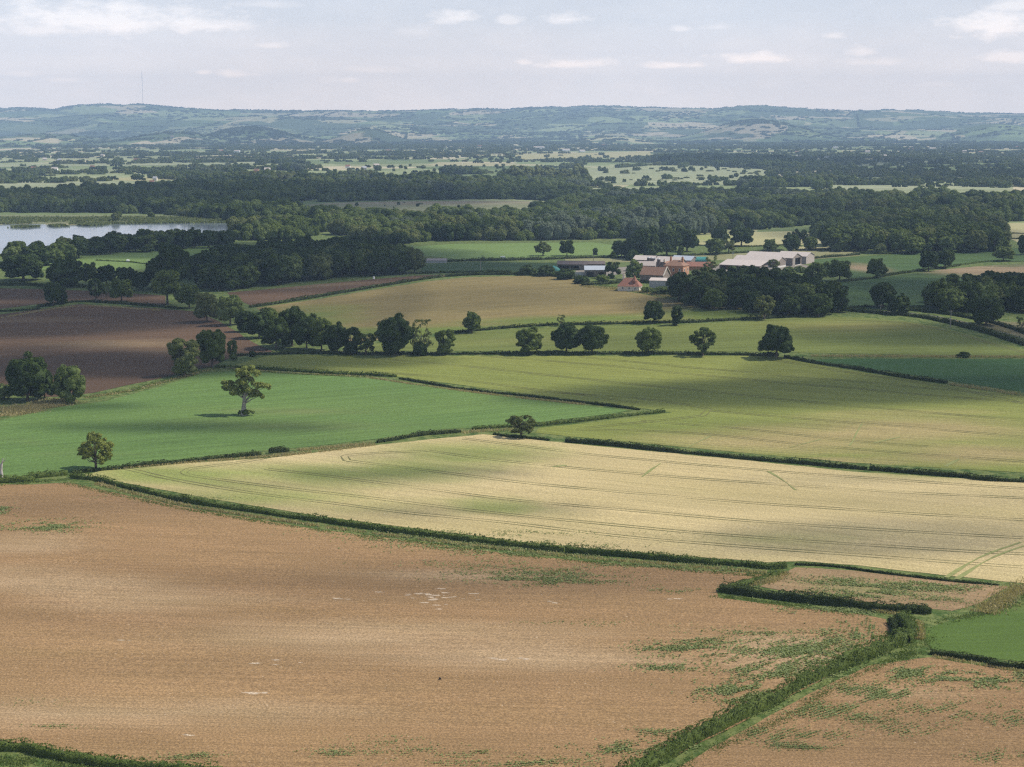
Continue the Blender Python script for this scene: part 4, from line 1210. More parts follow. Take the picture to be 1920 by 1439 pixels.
def scatter(name, data, protos, kind='stuff'):
    d = np.array(data, float)
    me = mesh_np(name, d[:, :3], [], None, attrs={'pidx': d[:, 3].astype(int), 'prot': np.column_stack([d[:, 4] * 0, d[:, 4] * 0, d[:, 4]]), 'pscl': d[:, 5:8]})
    o = obj(name, me); o['kind'] = kind
    ng = bpy.data.node_groups.new(name + '_nodes', 'GeometryNodeTree')
    ng.interface.new_socket('Geometry', in_out='INPUT', socket_type='NodeSocketGeometry')
    ng.interface.new_socket('Geometry', in_out='OUTPUT', socket_type='NodeSocketGeometry')
    gi = ng.nodes.new('NodeGroupInput'); go = ng.nodes.new('NodeGroupOutput'); jn = ng.nodes.new('GeometryNodeJoinGeometry')

    def attr(nm, t):
        n = ng.nodes.new('GeometryNodeInputNamedAttribute'); n.data_type = t; n.inputs[0].default_value = nm
        return [q for q in n.outputs if q.enabled][0]
    ai, ar, asc = attr('pidx', 'INT'), attr('prot', 'FLOAT_VECTOR'), attr('pscl', 'FLOAT_VECTOR')
    for k, pm in enumerate(protos):
        if not (d[:, 3].astype(int) == k).any(): continue
        po = bpy.data.objects.new(name + '_kind', pm)        # shape only; lives outside the scene
        oi = ng.nodes.new('GeometryNodeObjectInfo'); oi.inputs[0].default_value = po; oi.inputs['As Instance'].default_value = True
        cp = ng.nodes.new('FunctionNodeCompare'); cp.data_type = 'INT'; cp.operation = 'EQUAL'
        si = [q for q in cp.inputs if q.enabled]
        ng.links.new(ai, si[0]); si[1].default_value = k
        ip = ng.nodes.new('GeometryNodeInstanceOnPoints')
        ng.links.new(gi.outputs[0], ip.inputs['Points']); ng.links.new(cp.outputs[0], ip.inputs['Selection'])
        ng.links.new(oi.outputs['Geometry'], ip.inputs['Instance'])
        ng.links.new(ar, ip.inputs['Rotation']); ng.links.new(asc, ip.inputs['Scale'])
        ng.links.new(ip.outputs[0], jn.inputs[0])
    ng.links.new(jn.outputs[0], go.inputs[0])
    md = o.modifiers.new('scatter', 'NODES'); md.node_group = ng
    return o


o = scatter('woodland', STUFF, protos)
tag(o, 'far woods, scrub and hedgerow trees spread over the flat land and hills')
print('stuff points', len(STUFF), 'objects', len(bpy.data.objects))

# ------------------------------------------------------------------ hedges
def hedge(pts, h, w, tint, label, gap=0.0, leaf=.26, rough=.5, seed=0, name='hedge', group=None):
    """h, w in metres; clipped or overgrown hedge following px points on the ground"""
    r = np.random.default_rng(300 + seed)
    pts = widen(pts, -60, 2030)
    px = smooth_line(pts, step=6)
    wp = P(px[:, 0], px[:, 1])[:, :2]
    seg = np.hypot(*np.diff(wp, axis=0).T); cum = np.concatenate([[0], np.cumsum(seg)])
    Ltot = cum[-1]; step = 1.0
    s = np.arange(0, Ltot, step)
    cx = np.interp(s, cum, wp[:, 0]); cy = np.interp(s, cum, wp[:, 1])
    tx = np.gradient(cx); ty = np.gradient(cy); tn = np.hypot(tx, ty); nx_, ny_ = -ty / tn, tx / tn
    hs = h * (1 + rough * (fbm(s / 9 + seed * 7, s * 0 + seed, 4) - .47) * 2.2)
    ws = w * (1 + rough * (fbm(s / 6 + seed * 3, s * 0 + 5, 3) - .45) * 1.6)
    off = (vnoise(s / 14 + seed, s * 0 + 2) - .5) * w * .5
    if gap:
        g = sstep(gap - .08, gap + .04, fbm(s / 11 + seed * 5, s * 0 + 9, 3) * 1.15)
        hs = hs * (.12 + .88 * g); ws = ws * (.4 + .6 * g)
    cx = cx + nx_ * off; cy = cy + ny_ * off
    # core: rounded section swept along
    th = np.linspace(-.15 * np.pi, 1.15 * np.pi, 9)
    cosx = np.sign(np.cos(th)) * np.abs(np.cos(th)) ** .6; sinz = np.clip(np.sign(np.sin(th)) * np.abs(np.sin(th)) ** .6, -.1, 1)
    jit = 1 + r.uniform(-.22, .16, (len(s), len(th))) + .5 * (vnoise(s[:, None] * .7 + seed, np.arange(len(th))[None] * .9 + 0 * s[:, None]) - .5)
    A = Acc()
    q_x = cosx[None] * ws[:, None] * .36 * jit; q_z = sinz[None] * hs[:, None] * .74 * jit
    X_ = cx[:, None] + nx_[:, None] * q_x; Y_ = cy[:, None] + ny_[:, None] * q_x
    Z_ = near_h(X_, Y_) + q_z
    V = np.stack([X_, Y_, Z_], -1).reshape(-1, 3)
    k = len(th); i = np.arange(len(s) - 1)[:, None] * k + np.arange(k - 1)[None]
    A.add(V, np.stack([i, i + k, i + k + 1, i + 1], -1).reshape(-1, 4))
    per = 2 * h + w
    n = int(Ltot * per / (leaf * leaf) * .95)
    n = min(n, 90000)
    t = r.uniform(0, Ltot - 1.01, n)
    a = r.uniform(-.1 * np.pi, 1.1 * np.pi, n)
    hh = np.interp(t, s, hs); ww = np.interp(t, s, ws)
    ca = np.sign(np.cos(a)) * np.abs(np.cos(a)) ** .6; sa = np.clip(np.sign(np.sin(a)) * np.abs(np.sin(a)) ** .6, 0, 1)
    # shoots standing up here and there
    bump = 1 + .5 * (vnoise(t * .8 + seed, a * 1.6) - .55) + .3 * (vnoise(t * .25 + seed, a * .8 + 7) - .5) + np.where(r.random(n) < .05, r.uniform(0, .35, n), 0)
    ox = ca * ww * .5 * bump; oz = sa * hh * bump * .98
    X_ = np.interp(t, s, cx) + np.interp(t, s, nx_) * ox; Y_ = np.interp(t, s, cy) + np.interp(t, s, ny_) * ox
    c = np.column_stack([X_, Y_, near_h(X_, Y_) + oz])
    nr = np.column_stack([np.interp(t, s, nx_) * np.cos(a), np.interp(t, s, ny_) * np.cos(a), np.sin(a) * 1.0])
    nr = unit(unit(nr) + r.normal(0, .6, nr.shape))
    A.add(*quads(c, nr, r.uniform(.6, 1.3, n) * leaf, r))
    o = obj(name, A.mesh(name, M[tint]))
    tag(o, label, 'hedge', group)
    return o


HG = [
    ([(132, 897), (190, 903), (260, 921), (350, 941), (480, 961), (600, 979), (700, 993), (800, 1006), (900, 1018), (1000, 1030), (1060, 1036)], 1.35, 1.5, 'hedge', 0, 'trimmed hedge between the ripening wheat and the foreground ploughed field, left part'),
    ([(1060, 1036), (1200, 1047), (1300, 1055), (1400, 1062), (1445, 1067), (1480, 1064)], 1.45, 1.6, 'hedge', 0, 'trimmed hedge between the ripening wheat and the foreground ploughed field, right part'),
    ([(1350, 1110), (1400, 1116), (1500, 1127), (1600, 1139), (1660, 1146), (1750, 1151)], 1.9, 2.0, 'hedge_dark', 0, 'dark thick hedge below the small stony strip'),
    ([(1350, 1108), (1400, 1096), (1440, 1086), (1465, 1072)], 1.0, 2.4, 'hedge', .3, 'low overgrown hedge closing the left end of the small stony strip'),
    ([(930, 1592), (1040, 1535), (1130, 1486), (1195, 1451), (1250, 1421), (1300, 1392), (1360, 1365), (1400, 1345), (1450, 1322), (1500, 1290), (1560, 1262), (1600, 1245), (1660, 1222), (1700, 1205)], 2.6, 2.1, 'hedge', 0, 'long bushy hedge running diagonally down to the bottom edge'),
    ([(1700, 1206), (1712, 1190), (1706, 1175), (1690, 1160)], 1.9, 2.6, 'hedge', 0, 'short clump of hedge at the top end of the diagonal hedge'),
    ([(1668, 1168), (1674, 1180), (1678, 1200)], 1.5, 1.2, 'hedge_dark', 0, 'narrow dark hedge piece beside the clump atop the diagonal hedge'),
    ([(1745, 1226), (1800, 1235), (1860, 1243), (1920, 1254), (2050, 1270)], 1.0, 1.2, 'hedge_dark', .25, 'thin dark hedge below the green field at the right edge'),
    ([(-80, 1402), (0, 1407), (60, 1414), (120, 1425), (200, 1435), (300, 1446), (420, 1456)], 1.4, 1.8, 'hedge', 0, 'leafy hedge in the bottom left corner'),
    ([(1490, 1060), (1560, 1063), (1640, 1074), (1720, 1084), (1800, 1093), (1880, 1099)], .55, .6, 'hedge_dark', 0, 'thin low hedge line between the stony strip and the wheat'),
    ([(925, 815), (960, 821), (1000, 824), (1035, 827)], .8, 1.0, 'hedge_dark', .2, 'short low hedge around the small rounded tree where three fields meet'),
    ([(1060, 829), (1150, 837), (1300, 852), (1450, 866), (1628, 881.5)], 1.3, 1.3, 'hedge_dark', 0, 'long dark hedge across the wheat, left half up to the gap'),
    ([(1630, 881.7), (1700, 887), (1800, 895), (1920, 904), (2080, 913)], 1.5, 1.5, 'hedge_dark', 0, 'long dark hedge across the wheat, right half beyond the gap'),
    ([(-80, 912), (0, 905), (60, 897), (130, 890)], 1.5, 1.8, 'hedge', 0, 'hedge at the left edge between the green field and the ploughed field'),
    ([(137, 889), (180, 884), (250, 876), (330, 869), (410, 861), (492, 853)], 1.1, 1.2, 'hedge_dark', 0, 'dark hedge from the airy tree along the green field'),
    ([(504, 850), (525, 848), (543, 847)], 1.4, 1.4, 'hedge_dark', 0, 'short dark piece of hedge alone after a gap on the green field edge'),
    ([(708, 831), (740, 826), (790, 817), (865, 811)], 1.1, 1.3, 'hedge_dark', 0, 'dark hedge on the green field edge before the small rounded tree'),
    ([(885, 806), (940, 802), (1000, 800), (1100, 790), (1180, 780), (1252, 773)], 1.1, 1.4, 'hedge', .15, 'hedge along the pointed right end of the green field'),
    ([(405, 689), (480, 693), (560, 697), (650, 703), (745, 707)], 1.3, 1.8, 'hedge', .1, 'overgrown hedge along the far side of the green field'),
    ([(750, 711), (820, 723), (900, 735), (1000, 745), (1120, 759), (1205, 770)], .9, 1.2, 'hedge_dark', .28, 'patchy hedge along the upper edge of the pointed end of the green field'),
    ([(440, 668), (520, 665), (640, 664), (800, 665), (960, 665)], 1.2, 1.4, 'hedge_dark', .1, 'low hedge under the row of trees, left half'),
    ([(960, 665), (1100, 665), (1300, 665), (1462, 668)], 1.3, 1.4, 'hedge_dark', 0, 'low hedge under the row of trees, right half'),
    ([(1470, 671), (1530, 682), (1600, 692), (1700, 709), (1780, 720)], 1.2, 1.4, 'hedge_dark', .2, 'hedge running right from the large spreading tree'),
    ([(820, 629), (880, 622), (960, 615), (1050, 610)], 1.3, 1.6, 'hedge_dark', 0, 'dark hedge below the mown field, left half'),
    ([(1050, 610), (1200, 607), (1300, 605), (1430, 598), (1560, 591)], 1.3, 1.6, 'hedge_dark', 0, 'dark hedge below the mown field, right half'),
    ([(468, 577), (540, 567), (600, 557), (700, 540), (780, 527), (830, 520)], 1.5, 2.0, 'hedge_dark', 0, 'hedge between the brown middle field and the mown field'),
    ([(835, 519), (900, 516), (970, 516), (1040, 519), (1090, 524)], 1.8, 3.0, 'hedge_dark', 0, 'dark hedge along the top of the mown field'),
    ([(-80, 597), (0, 585), (80, 575), (150, 567), (220, 570), (310, 577), (345, 580)], 1.3, 1.6, 'hedge_dark', 0, 'hedge line between the two brown fields at the left'),
    ([(-80, 540), (0, 536), (80, 537), (160, 540)], 2.0, 3.0, 'hedge_dark', 0, 'dark hedge under the wide dark trees at the far left'),
    ([(1590, 584), (1650, 589), (1720, 595), (1800, 612), (1860, 628), (1930, 650)], 1.9, 2.4, 'hedge_dark', 0, 'near hedge of the lane curving down to the right edge'),
    ([(1700, 582), (1760, 588), (1820, 598), (1880, 612), (1940, 632)], 1.7, 2.0, 'hedge_dark', .1, 'far hedge of the lane curving down to the right edge'),
    ([(1590, 578), (1640, 576), (1700, 578), (1750, 584)], 1.3, 1.6, 'hedge_dark', 0, 'hedge along the lower edge of the leafy crop'),
    ([(1560, 531), (1620, 525), (1700, 512), (1760, 504), (1800, 499)], 1.3, 1.8, 'hedge_dark', 0, 'hedge on the bank between the two leafy crops'),
    ([(1800, 498), (1860, 491), (1930, 492), (2000, 494)], .9, 1.2, 'hedge', .25, 'patchy hedge right of the two touching trees'),
    ([(1520, 486), (1580, 481), (1612, 478)], 1.6, 2.2, 'hedge_dark', 0, 'dark hedge right behind the big barns'),
    ([(1612, 476), (1660, 477), (1720, 474)], 1.5, 2.0, 'hedge_dark', 0, 'short hedge at the near edge of the long wood'),
    ([(795, 493), (880, 490), (960, 489), (1060, 486), (1150, 483)], 1.8, 3.0, 'hedge_dark', 0, 'dark double hedge below the bright pasture'),
    ([(1150, 484), (1240, 482), (1340, 478), (1470, 470)], 1.5, 2.0, 'hedge_dark', .1, 'dark hedge behind the farmyard and olive field'),
    ([(1480, 471), (1560, 468), (1620, 468)], 1.3, 1.8, 'hedge_dark', .1, 'thin hedge behind the olive field at its right end'),
    ([(780, 514), (860, 512), (960, 512)], 1.3, 2.0, 'hedge_dark', 0, 'dark hedge below the dark strip field'),
    ([(1306, 461), (1400, 463), (1480, 460)], 1.0, 1.5, 'hedge_dark', .2, 'thin hedge across the hay field'),
    ([(1840, 437), (1930, 439)], 1.0, 1.5, 'hedge_dark', 0, 'upper hedge line in the hay at the right edge'),
    ([(1850, 448), (1930, 449)], 1.0, 1.5, 'hedge_dark', 0, 'lower hedge line in the hay at the right edge'),
    ([(1090, 536), (1130, 534), (1180, 530), (1220, 532)], 1.6, 2.0, 'hedge_dark', 0, 'garden hedge left of the red cottage'),
    ([(180, 489), (200, 490), (240, 492), (275, 496)], .7, .9, 'hedge', .3, 'faint low hedge across the pasture near the lake'),
]
for k, (pts, h, w, tint, gap, lab) in enumerate(HG):
    near = pts[0][1]
    hedge(pts, h, w, tint, lab, gap=gap, leaf=.24 if near > 1000 else (.34 if near > 700 else .5), seed=k)


# ------------------------------------------------------------------ verges and weeds (uncountable)
def tufts(name, lines, mat, per_m, hh, leaf_w, seed, label):
    """upright grass blades in loose bands: lines of (px points, half width m, offset m, density factor)"""
    r = np.random.default_rng(seed); A = Acc()
    for (pts, hw, off, dens, sc) in lines:
        px = smooth_line(pts, step=8); wp = P(px[:, 0], px[:, 1])[:, :2]
        cum = np.concatenate([[0], np.cumsum(np.hypot(*np.diff(wp, axis=0).T))])
        n = int(cum[-1] * per_m * dens)
        t = r.uniform(0, cum[-1], n)
        tn = np.gradient(wp, axis=0); tn = unit(np.column_stack([tn, np.zeros(len(tn))]))[:, :2]
        X_ = np.interp(t, cum, wp[:, 0]); Y_ = np.interp(t, cum, wp[:, 1])
        N_ = np.column_stack([-np.interp(t, cum, tn[:, 1]), np.interp(t, cum, tn[:, 0])])
        if N_[:, 1].mean() > 0: N_ = -N_          # offset counts towards the viewer
        o_ = off + r.normal(0, .5, n) * hw
        X_ = X_ + N_[:, 0] * o_; Y_ = Y_ + N_[:, 1] * o_
        kp = fbm(X_ / 4 + seed, Y_ / 4, 4) + r.normal(0, .08, n) > .33
        X_, Y_ = X_[kp], Y_[kp]; n = len(X_)
        h_ = r.uniform(.5, 1.2, n) * hh * sc; a = r.uniform(0, 6.28, n); w_ = r.uniform(.5, 1.2, n) * leaf_w * sc
        Z_ = near_h(X_, Y_)
        dx, dy = np.cos(a) * w_ / 2, np.sin(a) * w_ / 2; lx, ly = r.normal(0, .25, n) * h_, r.normal(0, .25, n) * h_
        V = np.stack([np.column_stack([X_ - dx, Y_ - dy, Z_]), np.column_stack([X_ + dx, Y_ + dy, Z_]),
                      np.column_stack([X_ + dx * 1.3 + lx, Y_ + dy * 1.3 + ly, Z_ + h_]), np.column_stack([X_ - dx * 1.3 + lx, Y_ - dy * 1.3 + ly, Z_ + h_ * .85])], 1).reshape(-1, 3)
        A.add(V, np.arange(4 * n).reshape(-1, 4))
    o = obj(name, A.mesh(name, mat)); tag(o, label, kind='stuff')


tufts('dry_grass', [
    ([(190, 906), (350, 945), (600, 984), (800, 1010), (1000, 1034)], 1.0, 1.6, 1, 1),
    ([(1000, 1034), (1200, 1052), (1440, 1072)], 1.2, 1.6, .8, 1),
    ([(200, 880), (340, 868), (560, 851), (700, 834)], 1.3, .8, 1, .9),
    ([(560, 846), (640, 838), (700, 832)], 1.6, 0, 1.3, 1),
    ([(865, 812), (920, 808), (1000, 806)], 2.0, 0, .8, 1),
    ([(700, 708), (800, 723), (950, 742), (1100, 758)], 1.2, 1.4, 1, .9),
    ([(160, 747), (250, 733), (330, 711), (400, 692)], 1.6, 0, .5, 1),
    ([(0, 770), (60, 766), (120, 750)], 6, 0, 6, 1.1),
    ([(-60, 782), (40, 776), (110, 760)], 3, 0, 3, 1),
    ([(1520, 668), (1700, 669), (1930, 670)], 2.2, 0, 1.2, 1),
    ([(1780, 721), (1850, 731), (1930, 743)], 2.2, 0, 1.2, 1),
    ([(0, 597), (150, 575), (300, 583)], 1.6, 0, .5, 1),
    ([(1090, 538), (1180, 544), (1260, 558)], 3.5, 0, 2.2, 1.1),
    ([(1700, 590), (1800, 604), (1900, 625)], 1.6, 1.4, .8, 1),
    ([(1840, 1150), (1880, 1125), (1925, 1100), (2000, 1070)], 3.0, 0, 4, .9),
    ([(1640, 1142), (1690, 1150)], 1.2, 1, 2.5, .9), ([(1715, 1165), (1725, 1180), (1722, 1200)], 1.2, 0, 2.5, .9),
    ([(1400, 1098), (1440, 1092), (1475, 1075)], 1.6, 0, 2.5, .9),
    ([(1750, 1230), (1850, 1247), (1930, 1262)], .8, .6, 1.2, .8),
    ([(430, 690), (560, 700), (700, 706)], 1.4, 1.4, .5, .9),
], M['straw'], 34, .55, .16, 5, 'pale dry grass along the hedges and field edges')
tufts('green_grass', [
    ([(132, 903), (350, 950), (600, 990), (800, 1015), (1000, 1040), (1200, 1057), (1440, 1077)], 1.4, 2.4, .9, .9),
    ([(-60, 915), (60, 903), (130, 897)], 1.4, 1.2, 1.4, 1),
    ([(1340, 1112), (1500, 1133), (1600, 1145)], 1.8, 1.8, 2.5, .8),
    ([(1220, 1452), (1330, 1393), (1460, 1336), (1560, 1275), (1700, 1215)], 1.5, 2.0, 2.6, .6),
    ([(1690, 1162), (1730, 1190), (1715, 1225), (1680, 1235)], 2.6, 0, 4, .8),
    ([(1670, 1185), (1680, 1215)], 1.6, 0, 4, .8),
    ([(1400, 1078), (1440, 1080), (1420, 1090)], 2.2, 0, 3, .8),
    ([(-60, 1420), (60, 1432), (200, 1445)], 2.0, 0, 4, .8),
    ([(160, 746), (250, 731), (330, 709), (400, 690)], 2.2, 0, 1.6, 1.2),
    ([(430, 691), (560, 701), (700, 706)], 1.6, 1.2, 1.2, 1.1),
    ([(1740, 1165), (1850, 1142), (1930, 1110)], 2.0, 1.6, 2, .8),
    ([(1100, 534), (1200, 546), (1270, 556)], 5, 0, 1.4, 1.2),
    ([(1720, 590), (1820, 612), (1930, 640)], 3, 0, 1.0, 1.2),
], M['grass'], 26, .30, .22, 6, 'green rough grass along the hedges and banks')
tufts('reeds', [
    ([(-100, 412), (100, 413), (300, 412), (440, 414)], 30, 0, 2.2, 3.2),
    ([(-100, 421), (0, 420), (60, 419)], 6, 0, 1, 3), ([(130, 421), (300, 419), (440, 418)], 6, 0, 1, 3),
    ([(30, 426), (60, 427)], 8, 0, 4, 3), ([(95, 425), (120, 424)], 8, 0, 4, 3), ([(158, 424), (185, 422)], 8, 0, 4, 3),
], M['reed'], 34, .6, .35, 8, 'reeds and marsh plants on the far lake shore and small islets')


def weeds(name, patches, seed, label, mat):
    """leafy volunteers in drill rows; patches: px centre, half sizes px, count, row direction deg"""
    r = np.random.default_rng(seed); A = Acc()
    for (cx, cy, hw, hh, n, ang, sz) in patches:
        sz *= .84; n = int(n * 1.35); hw *= 1.15; hh *= 1.15
        c0 = P(cx, cy); rx = abs(P(cx + hw, cy)[0] - c0[0]); ry = abs(P(cx, cy - hh)[1] - P(cx, cy + hh)[1]) / 2
        u = r.normal(0, .5, n * 2); v = r.normal(0, .5, n * 2)
        x = c0[0] + u * rx; y = c0[1] + v * ry
        an = math.radians(ang); ca, sa = math.cos(an), math.sin(an)
        q = -x * sa + y * ca; t = x * ca + y * sa
        q = np.round(q / .75) * .75 + r.normal(0, .07, len(q))
        x, y = t * ca - q * sa, t * sa + q * ca
        kp = (fbm(t / 4.5 + seed, q / 1.9, 4) + r.normal(0, .09, len(t)) > .48)
        x, y = x[kp][:int(n * .62)], y[kp][:int(n * .62)]
        m_ = len(x)
        for j in range(3):
            nr = unit(np.column_stack([r.normal(0, .6, (m_, 2)), np.ones(m_)]))
            s_ = r.uniform(.3, 1.15, m_) * sz
            c = np.column_stack([x + r.normal(0, sz * .4, m_), y + r.normal(0, sz * .4, m_), near_h(x, y) + .06 + s_ * r.uniform(.2, .8, m_)])
            A.add(*quads(c, nr, s_, r))
    o = obj(name, A.mesh(name, mat)); tag(o, label, kind='stuff')


weeds('weeds', [
    (85, 987, 70, 10, 1400, 0, .34), (5, 958, 25, 8, 500, 0, .34), (330, 935, 120, 6, 300, -5, .3),
    (760, 1010, 110, 8, 900, -12, .34), (930, 1025, 150, 9, 2600, -8, .36), (1000, 1040, 120, 5, 900, -8, .34), (860, 1000, 260, 6, 900, -10, .3),
    (1000, 1082, 130, 14, 2400, -8, .32), (900, 1062, 150, 12, 500, -8, .3), (1090, 1092, 110, 10, 500, -8, .3), (1230, 1062, 150, 5, 900, -8, .32), (1360, 1070, 60, 5, 500, -8, .32),
    (1265, 1108, 40, 5, 140, 0, .28), (1120, 1170, 120, 5, 160, 0, .26), (1290, 1220, 80, 12, 1100, 12, .34), (1240, 1252, 70, 8, 500, 10, .32), (1330, 1205, 50, 6, 400, 20, .32),
    (1500, 1225, 110, 20, 3000, 38, .38), (1460, 1260, 90, 20, 1700, 38, .36), (1390, 1300, 70, 18, 1500, 38, .36), (1560, 1205, 60, 20, 900, 45, .34), (1640, 1190, 14, 30, 350, 75, .34), (1595, 1180, 12, 26, 300, 75, .34),
    (1570, 1145, 80, 7, 1500, -8, .34), (1450, 1188, 150, 8, 500, 0, .3), (1250, 1375, 60, 7, 350, 20, .28), (1190, 1405, 90, 12, 900, 28, .3),
    (640, 1415, 60, 12, 350, 0, .24), (850, 1418, 110, 14, 700, 0, .26), (700, 1390, 80, 8, 120, 0, .24), (110, 1364, 60, 4, 130, 0, .22), (60, 1320, 50, 10, 60, 0, .22), (340, 1420, 60, 8, 400, 0, .24),
    (1030, 1435, 120, 12, 600, 10, .26),
    (1690, 1102, 130, 10, 2600, -22, .34), (1600, 1118, 100, 8, 1500, -22, .34), (1560, 1090, 60, 8, 700, -20, .32), (1750, 1128, 60, 8, 400, -20, .3),
    (1700, 1262, 60, 10, 1700, 40, .32), (1630, 1300, 70, 14, 1600, 40, .30), (1560, 1335, 90, 16, 1300, 40, .28), (1480, 1380, 90, 16, 900, 40, .26), (1860, 1275, 110, 12, 2600, -6, .34),
    (1800, 1330, 110, 16, 600, 35, .28), (1700, 1370, 90, 14, 350, 35, .26), (1880, 1350, 60, 12, 300, 30, .26), (1880, 1420, 80, 12, 300, 30, .26), (1500, 1400, 50, 6, 700, 0, .22), (1620, 1350, 60, 10, 400, 0, .22),
], 11, 'scattered green volunteer plants on the bare ploughed soil', M['weed'])

# stones on the soil
r = np.random.default_rng(31); A = Acc()
v, f = ICO1
for _ in range(2600):
    if r.random() < .7: u_, w_ = r.uniform(-50, 1500), r.uniform(960, 1500)
    else: u_, w_ = r.uniform(1250, 2000), r.uniform(1290, 1500)
    q = P(u_, w_)
    if not (inside(FIELDS['ploughed_field'], q[0:1], q[1:2])[0] or inside(FIELDS['ploughed_corner'], q[0:1], q[1:2])[0]): continue
    A.add(q + v * np.array([1, 1, .6]) * r.uniform(.05, .13) * r.uniform(.7, 1.2, (len(v), 1)), f)
o = obj('stones', A.mesh('stones', plain_mat('pale_stone', (.62, .56, .47), .9, .2, 2))); tag(o, 'small pale stones on the bare soil', kind='stuff')
# pale bare blotches where the subsoil shows
m_blotch = field_mat('pale_subsoil', (.80, .64, .47), (.66, .50, .36), ang=0, stripe=.2, dens=1.5, speck=.4, sscale=3)
A = Acc()
for (bx, by, n, hw, hh) in ((820, 1122, 22, 70, 14), (820, 1110, 8, 90, 16), (650, 1127, 3, 20, 3), (460, 1300, 3, 50, 3), (235, 1201, 2, 20, 3), (350, 1379, 2, 20, 3), (500, 1243, 4, 60, 6), (960, 1236, 4, 50, 4), (1030, 1130, 3, 40, 6), (490, 1300, 2, 20, 3), (1260, 1125, 2, 30, 3)):
    for _ in range(n):
        q = P(bx + r.normal(0, .5) * hw, by + r.normal(0, .5) * hh)
        k = 14; th = np.arange(k) / k * 6.283
        rr = r.uniform(.10, .42) * (1 + 1.2 * (r.random(k) - .5))
        x = q[0] + np.cos(th) * rr * 2.4; y = q[1] + np.sin(th) * rr * 1.0
        V = np.concatenate([[[q[0], q[1], near_h(q[0], q[1]) + .09]], np.column_stack([x, y, near_h(x, y) + .075])])
        A.add(V, np.array([[0, 1 + j, 1 + (j + 1) % k] for j in range(k)]))
o = obj('pale_soil_patches', A.mesh('pale_soil_patches', m_blotch)); o['kind'] = 'structure'
q = P(825, 1275)
A = Acc(); v, f = ICO2
A.add(q + np.array([0, 0, .2]) + v * np.array([.24, .2, .2]) * (1 + (fbm(v[:, 0] * 2 + 3, v[:, 1] * 2 + v[:, 2], 3) - .45)[:, None]), f)
tag(obj('dark_clod', A.mesh('dark_clod', plain_mat('dark_clod', (.05, .04, .035), .9, .4, 3))), 'single dark clod lying in the middle of the foreground ploughed field', 'clod')

# ------------------------------------------------------------------ farm
m_fibre = corrugated_mat('pale_fibre_cement', (.52, .455, .41), (.34, .29, .27), 1.2)
m_grey_sheet = corrugated_mat('grey_sheeting', (.42, .43, .45), (.30, .30, .32), 1.4)
m_blue_sheet = corrugated_mat('blue_grey_sheeting', (.40, .44, .50), (.28, .31, .36), 1.2)
m_teal = corrugated_mat('teal_sheeting', (.03, .22, .20), (.025, .15, .16), 1.2)
m_boards = corrugated_mat('weathered_boards', (.22, .185, .16), (.15, .12, .105), 2.2, .9)
m_paleboards = corrugated_mat('pale_boards', (.38, .33, .30), (.28, .24, .22), 2.2, .9)
m_rust = corrugated_mat('dark_rusty_sheeting', (.115, .09, .085), (.19, .12, .085), 1.6)
m_block = plain_mat('pale_blockwork', (.62, .60, .57), .9, .2, 1)
m_brick = brick_mat('orange_brick', (.50, .24, .13), (.42, .19, .10), (.48, .40, .32))
m_brickdark = brick_mat('dark_stone_wall', (.25, .20, .17), (.20, .165, .15), (.28, .25, .22))  # dark grey-brown masonry of the wing and the old barn
m_tile = brick_mat('red_clay_tiles', (.34, .15, .10), (.27, .12, .085), (.2, .10, .075), 2.0)
m_tilebrown = brick_mat('brown_clay_tiles', (.30, .17, .11), (.24, .135, .09), (.18, .11, .08), 2.0)
m_darkin = plain_mat('dark_interior', (.02, .018, .018), .9, .2, 1)
m_glass = plain_mat('window_glass', (.03, .035, .04), .15, .1, 1, .6)
m_white = plain_mat('white_paint', (.8, .8, .78), .6, .1, 1)
m_render = plain_mat('cream_render', (.66, .60, .50), .9, .15, 1)
m_wood = plain_mat('grey_pole_wood', (.34, .31, .28), .9, .3, 4)
m_hay = plain_mat('hay', (.42, .31, .15), .95, .4, 2)


def box(A, x0, x1, y0, y1, z0, z1):
    V = np.array([[x0, y0, z0], [x1, y0, z0], [x1, y1, z0], [x0, y1, z0], [x0, y0, z1], [x1, y0, z1], [x1, y1, z1], [x0, y1, z1]], float)
    A.add(V, np.array([[0, 3, 2, 1], [4, 5, 6, 7], [0, 1, 5, 4], [1, 2, 6, 5], [2, 3, 7, 6], [3, 0, 4, 7]]))


def slab(A, p4, t):
    """thick sheet from four corner points, thickness t upward"""
    p = np.array(p4, float); q = p + np.array([0, 0, t])
    A.add(np.concatenate([p, q]), np.array([[0, 3, 2, 1], [4, 5, 6, 7], [0, 1, 5, 4], [1, 2, 6, 5], [2, 3, 7, 6], [3, 0, 4, 7]]))


def part(name, A, mat, parent): return obj(name, A.mesh(name, mat, False), parent)


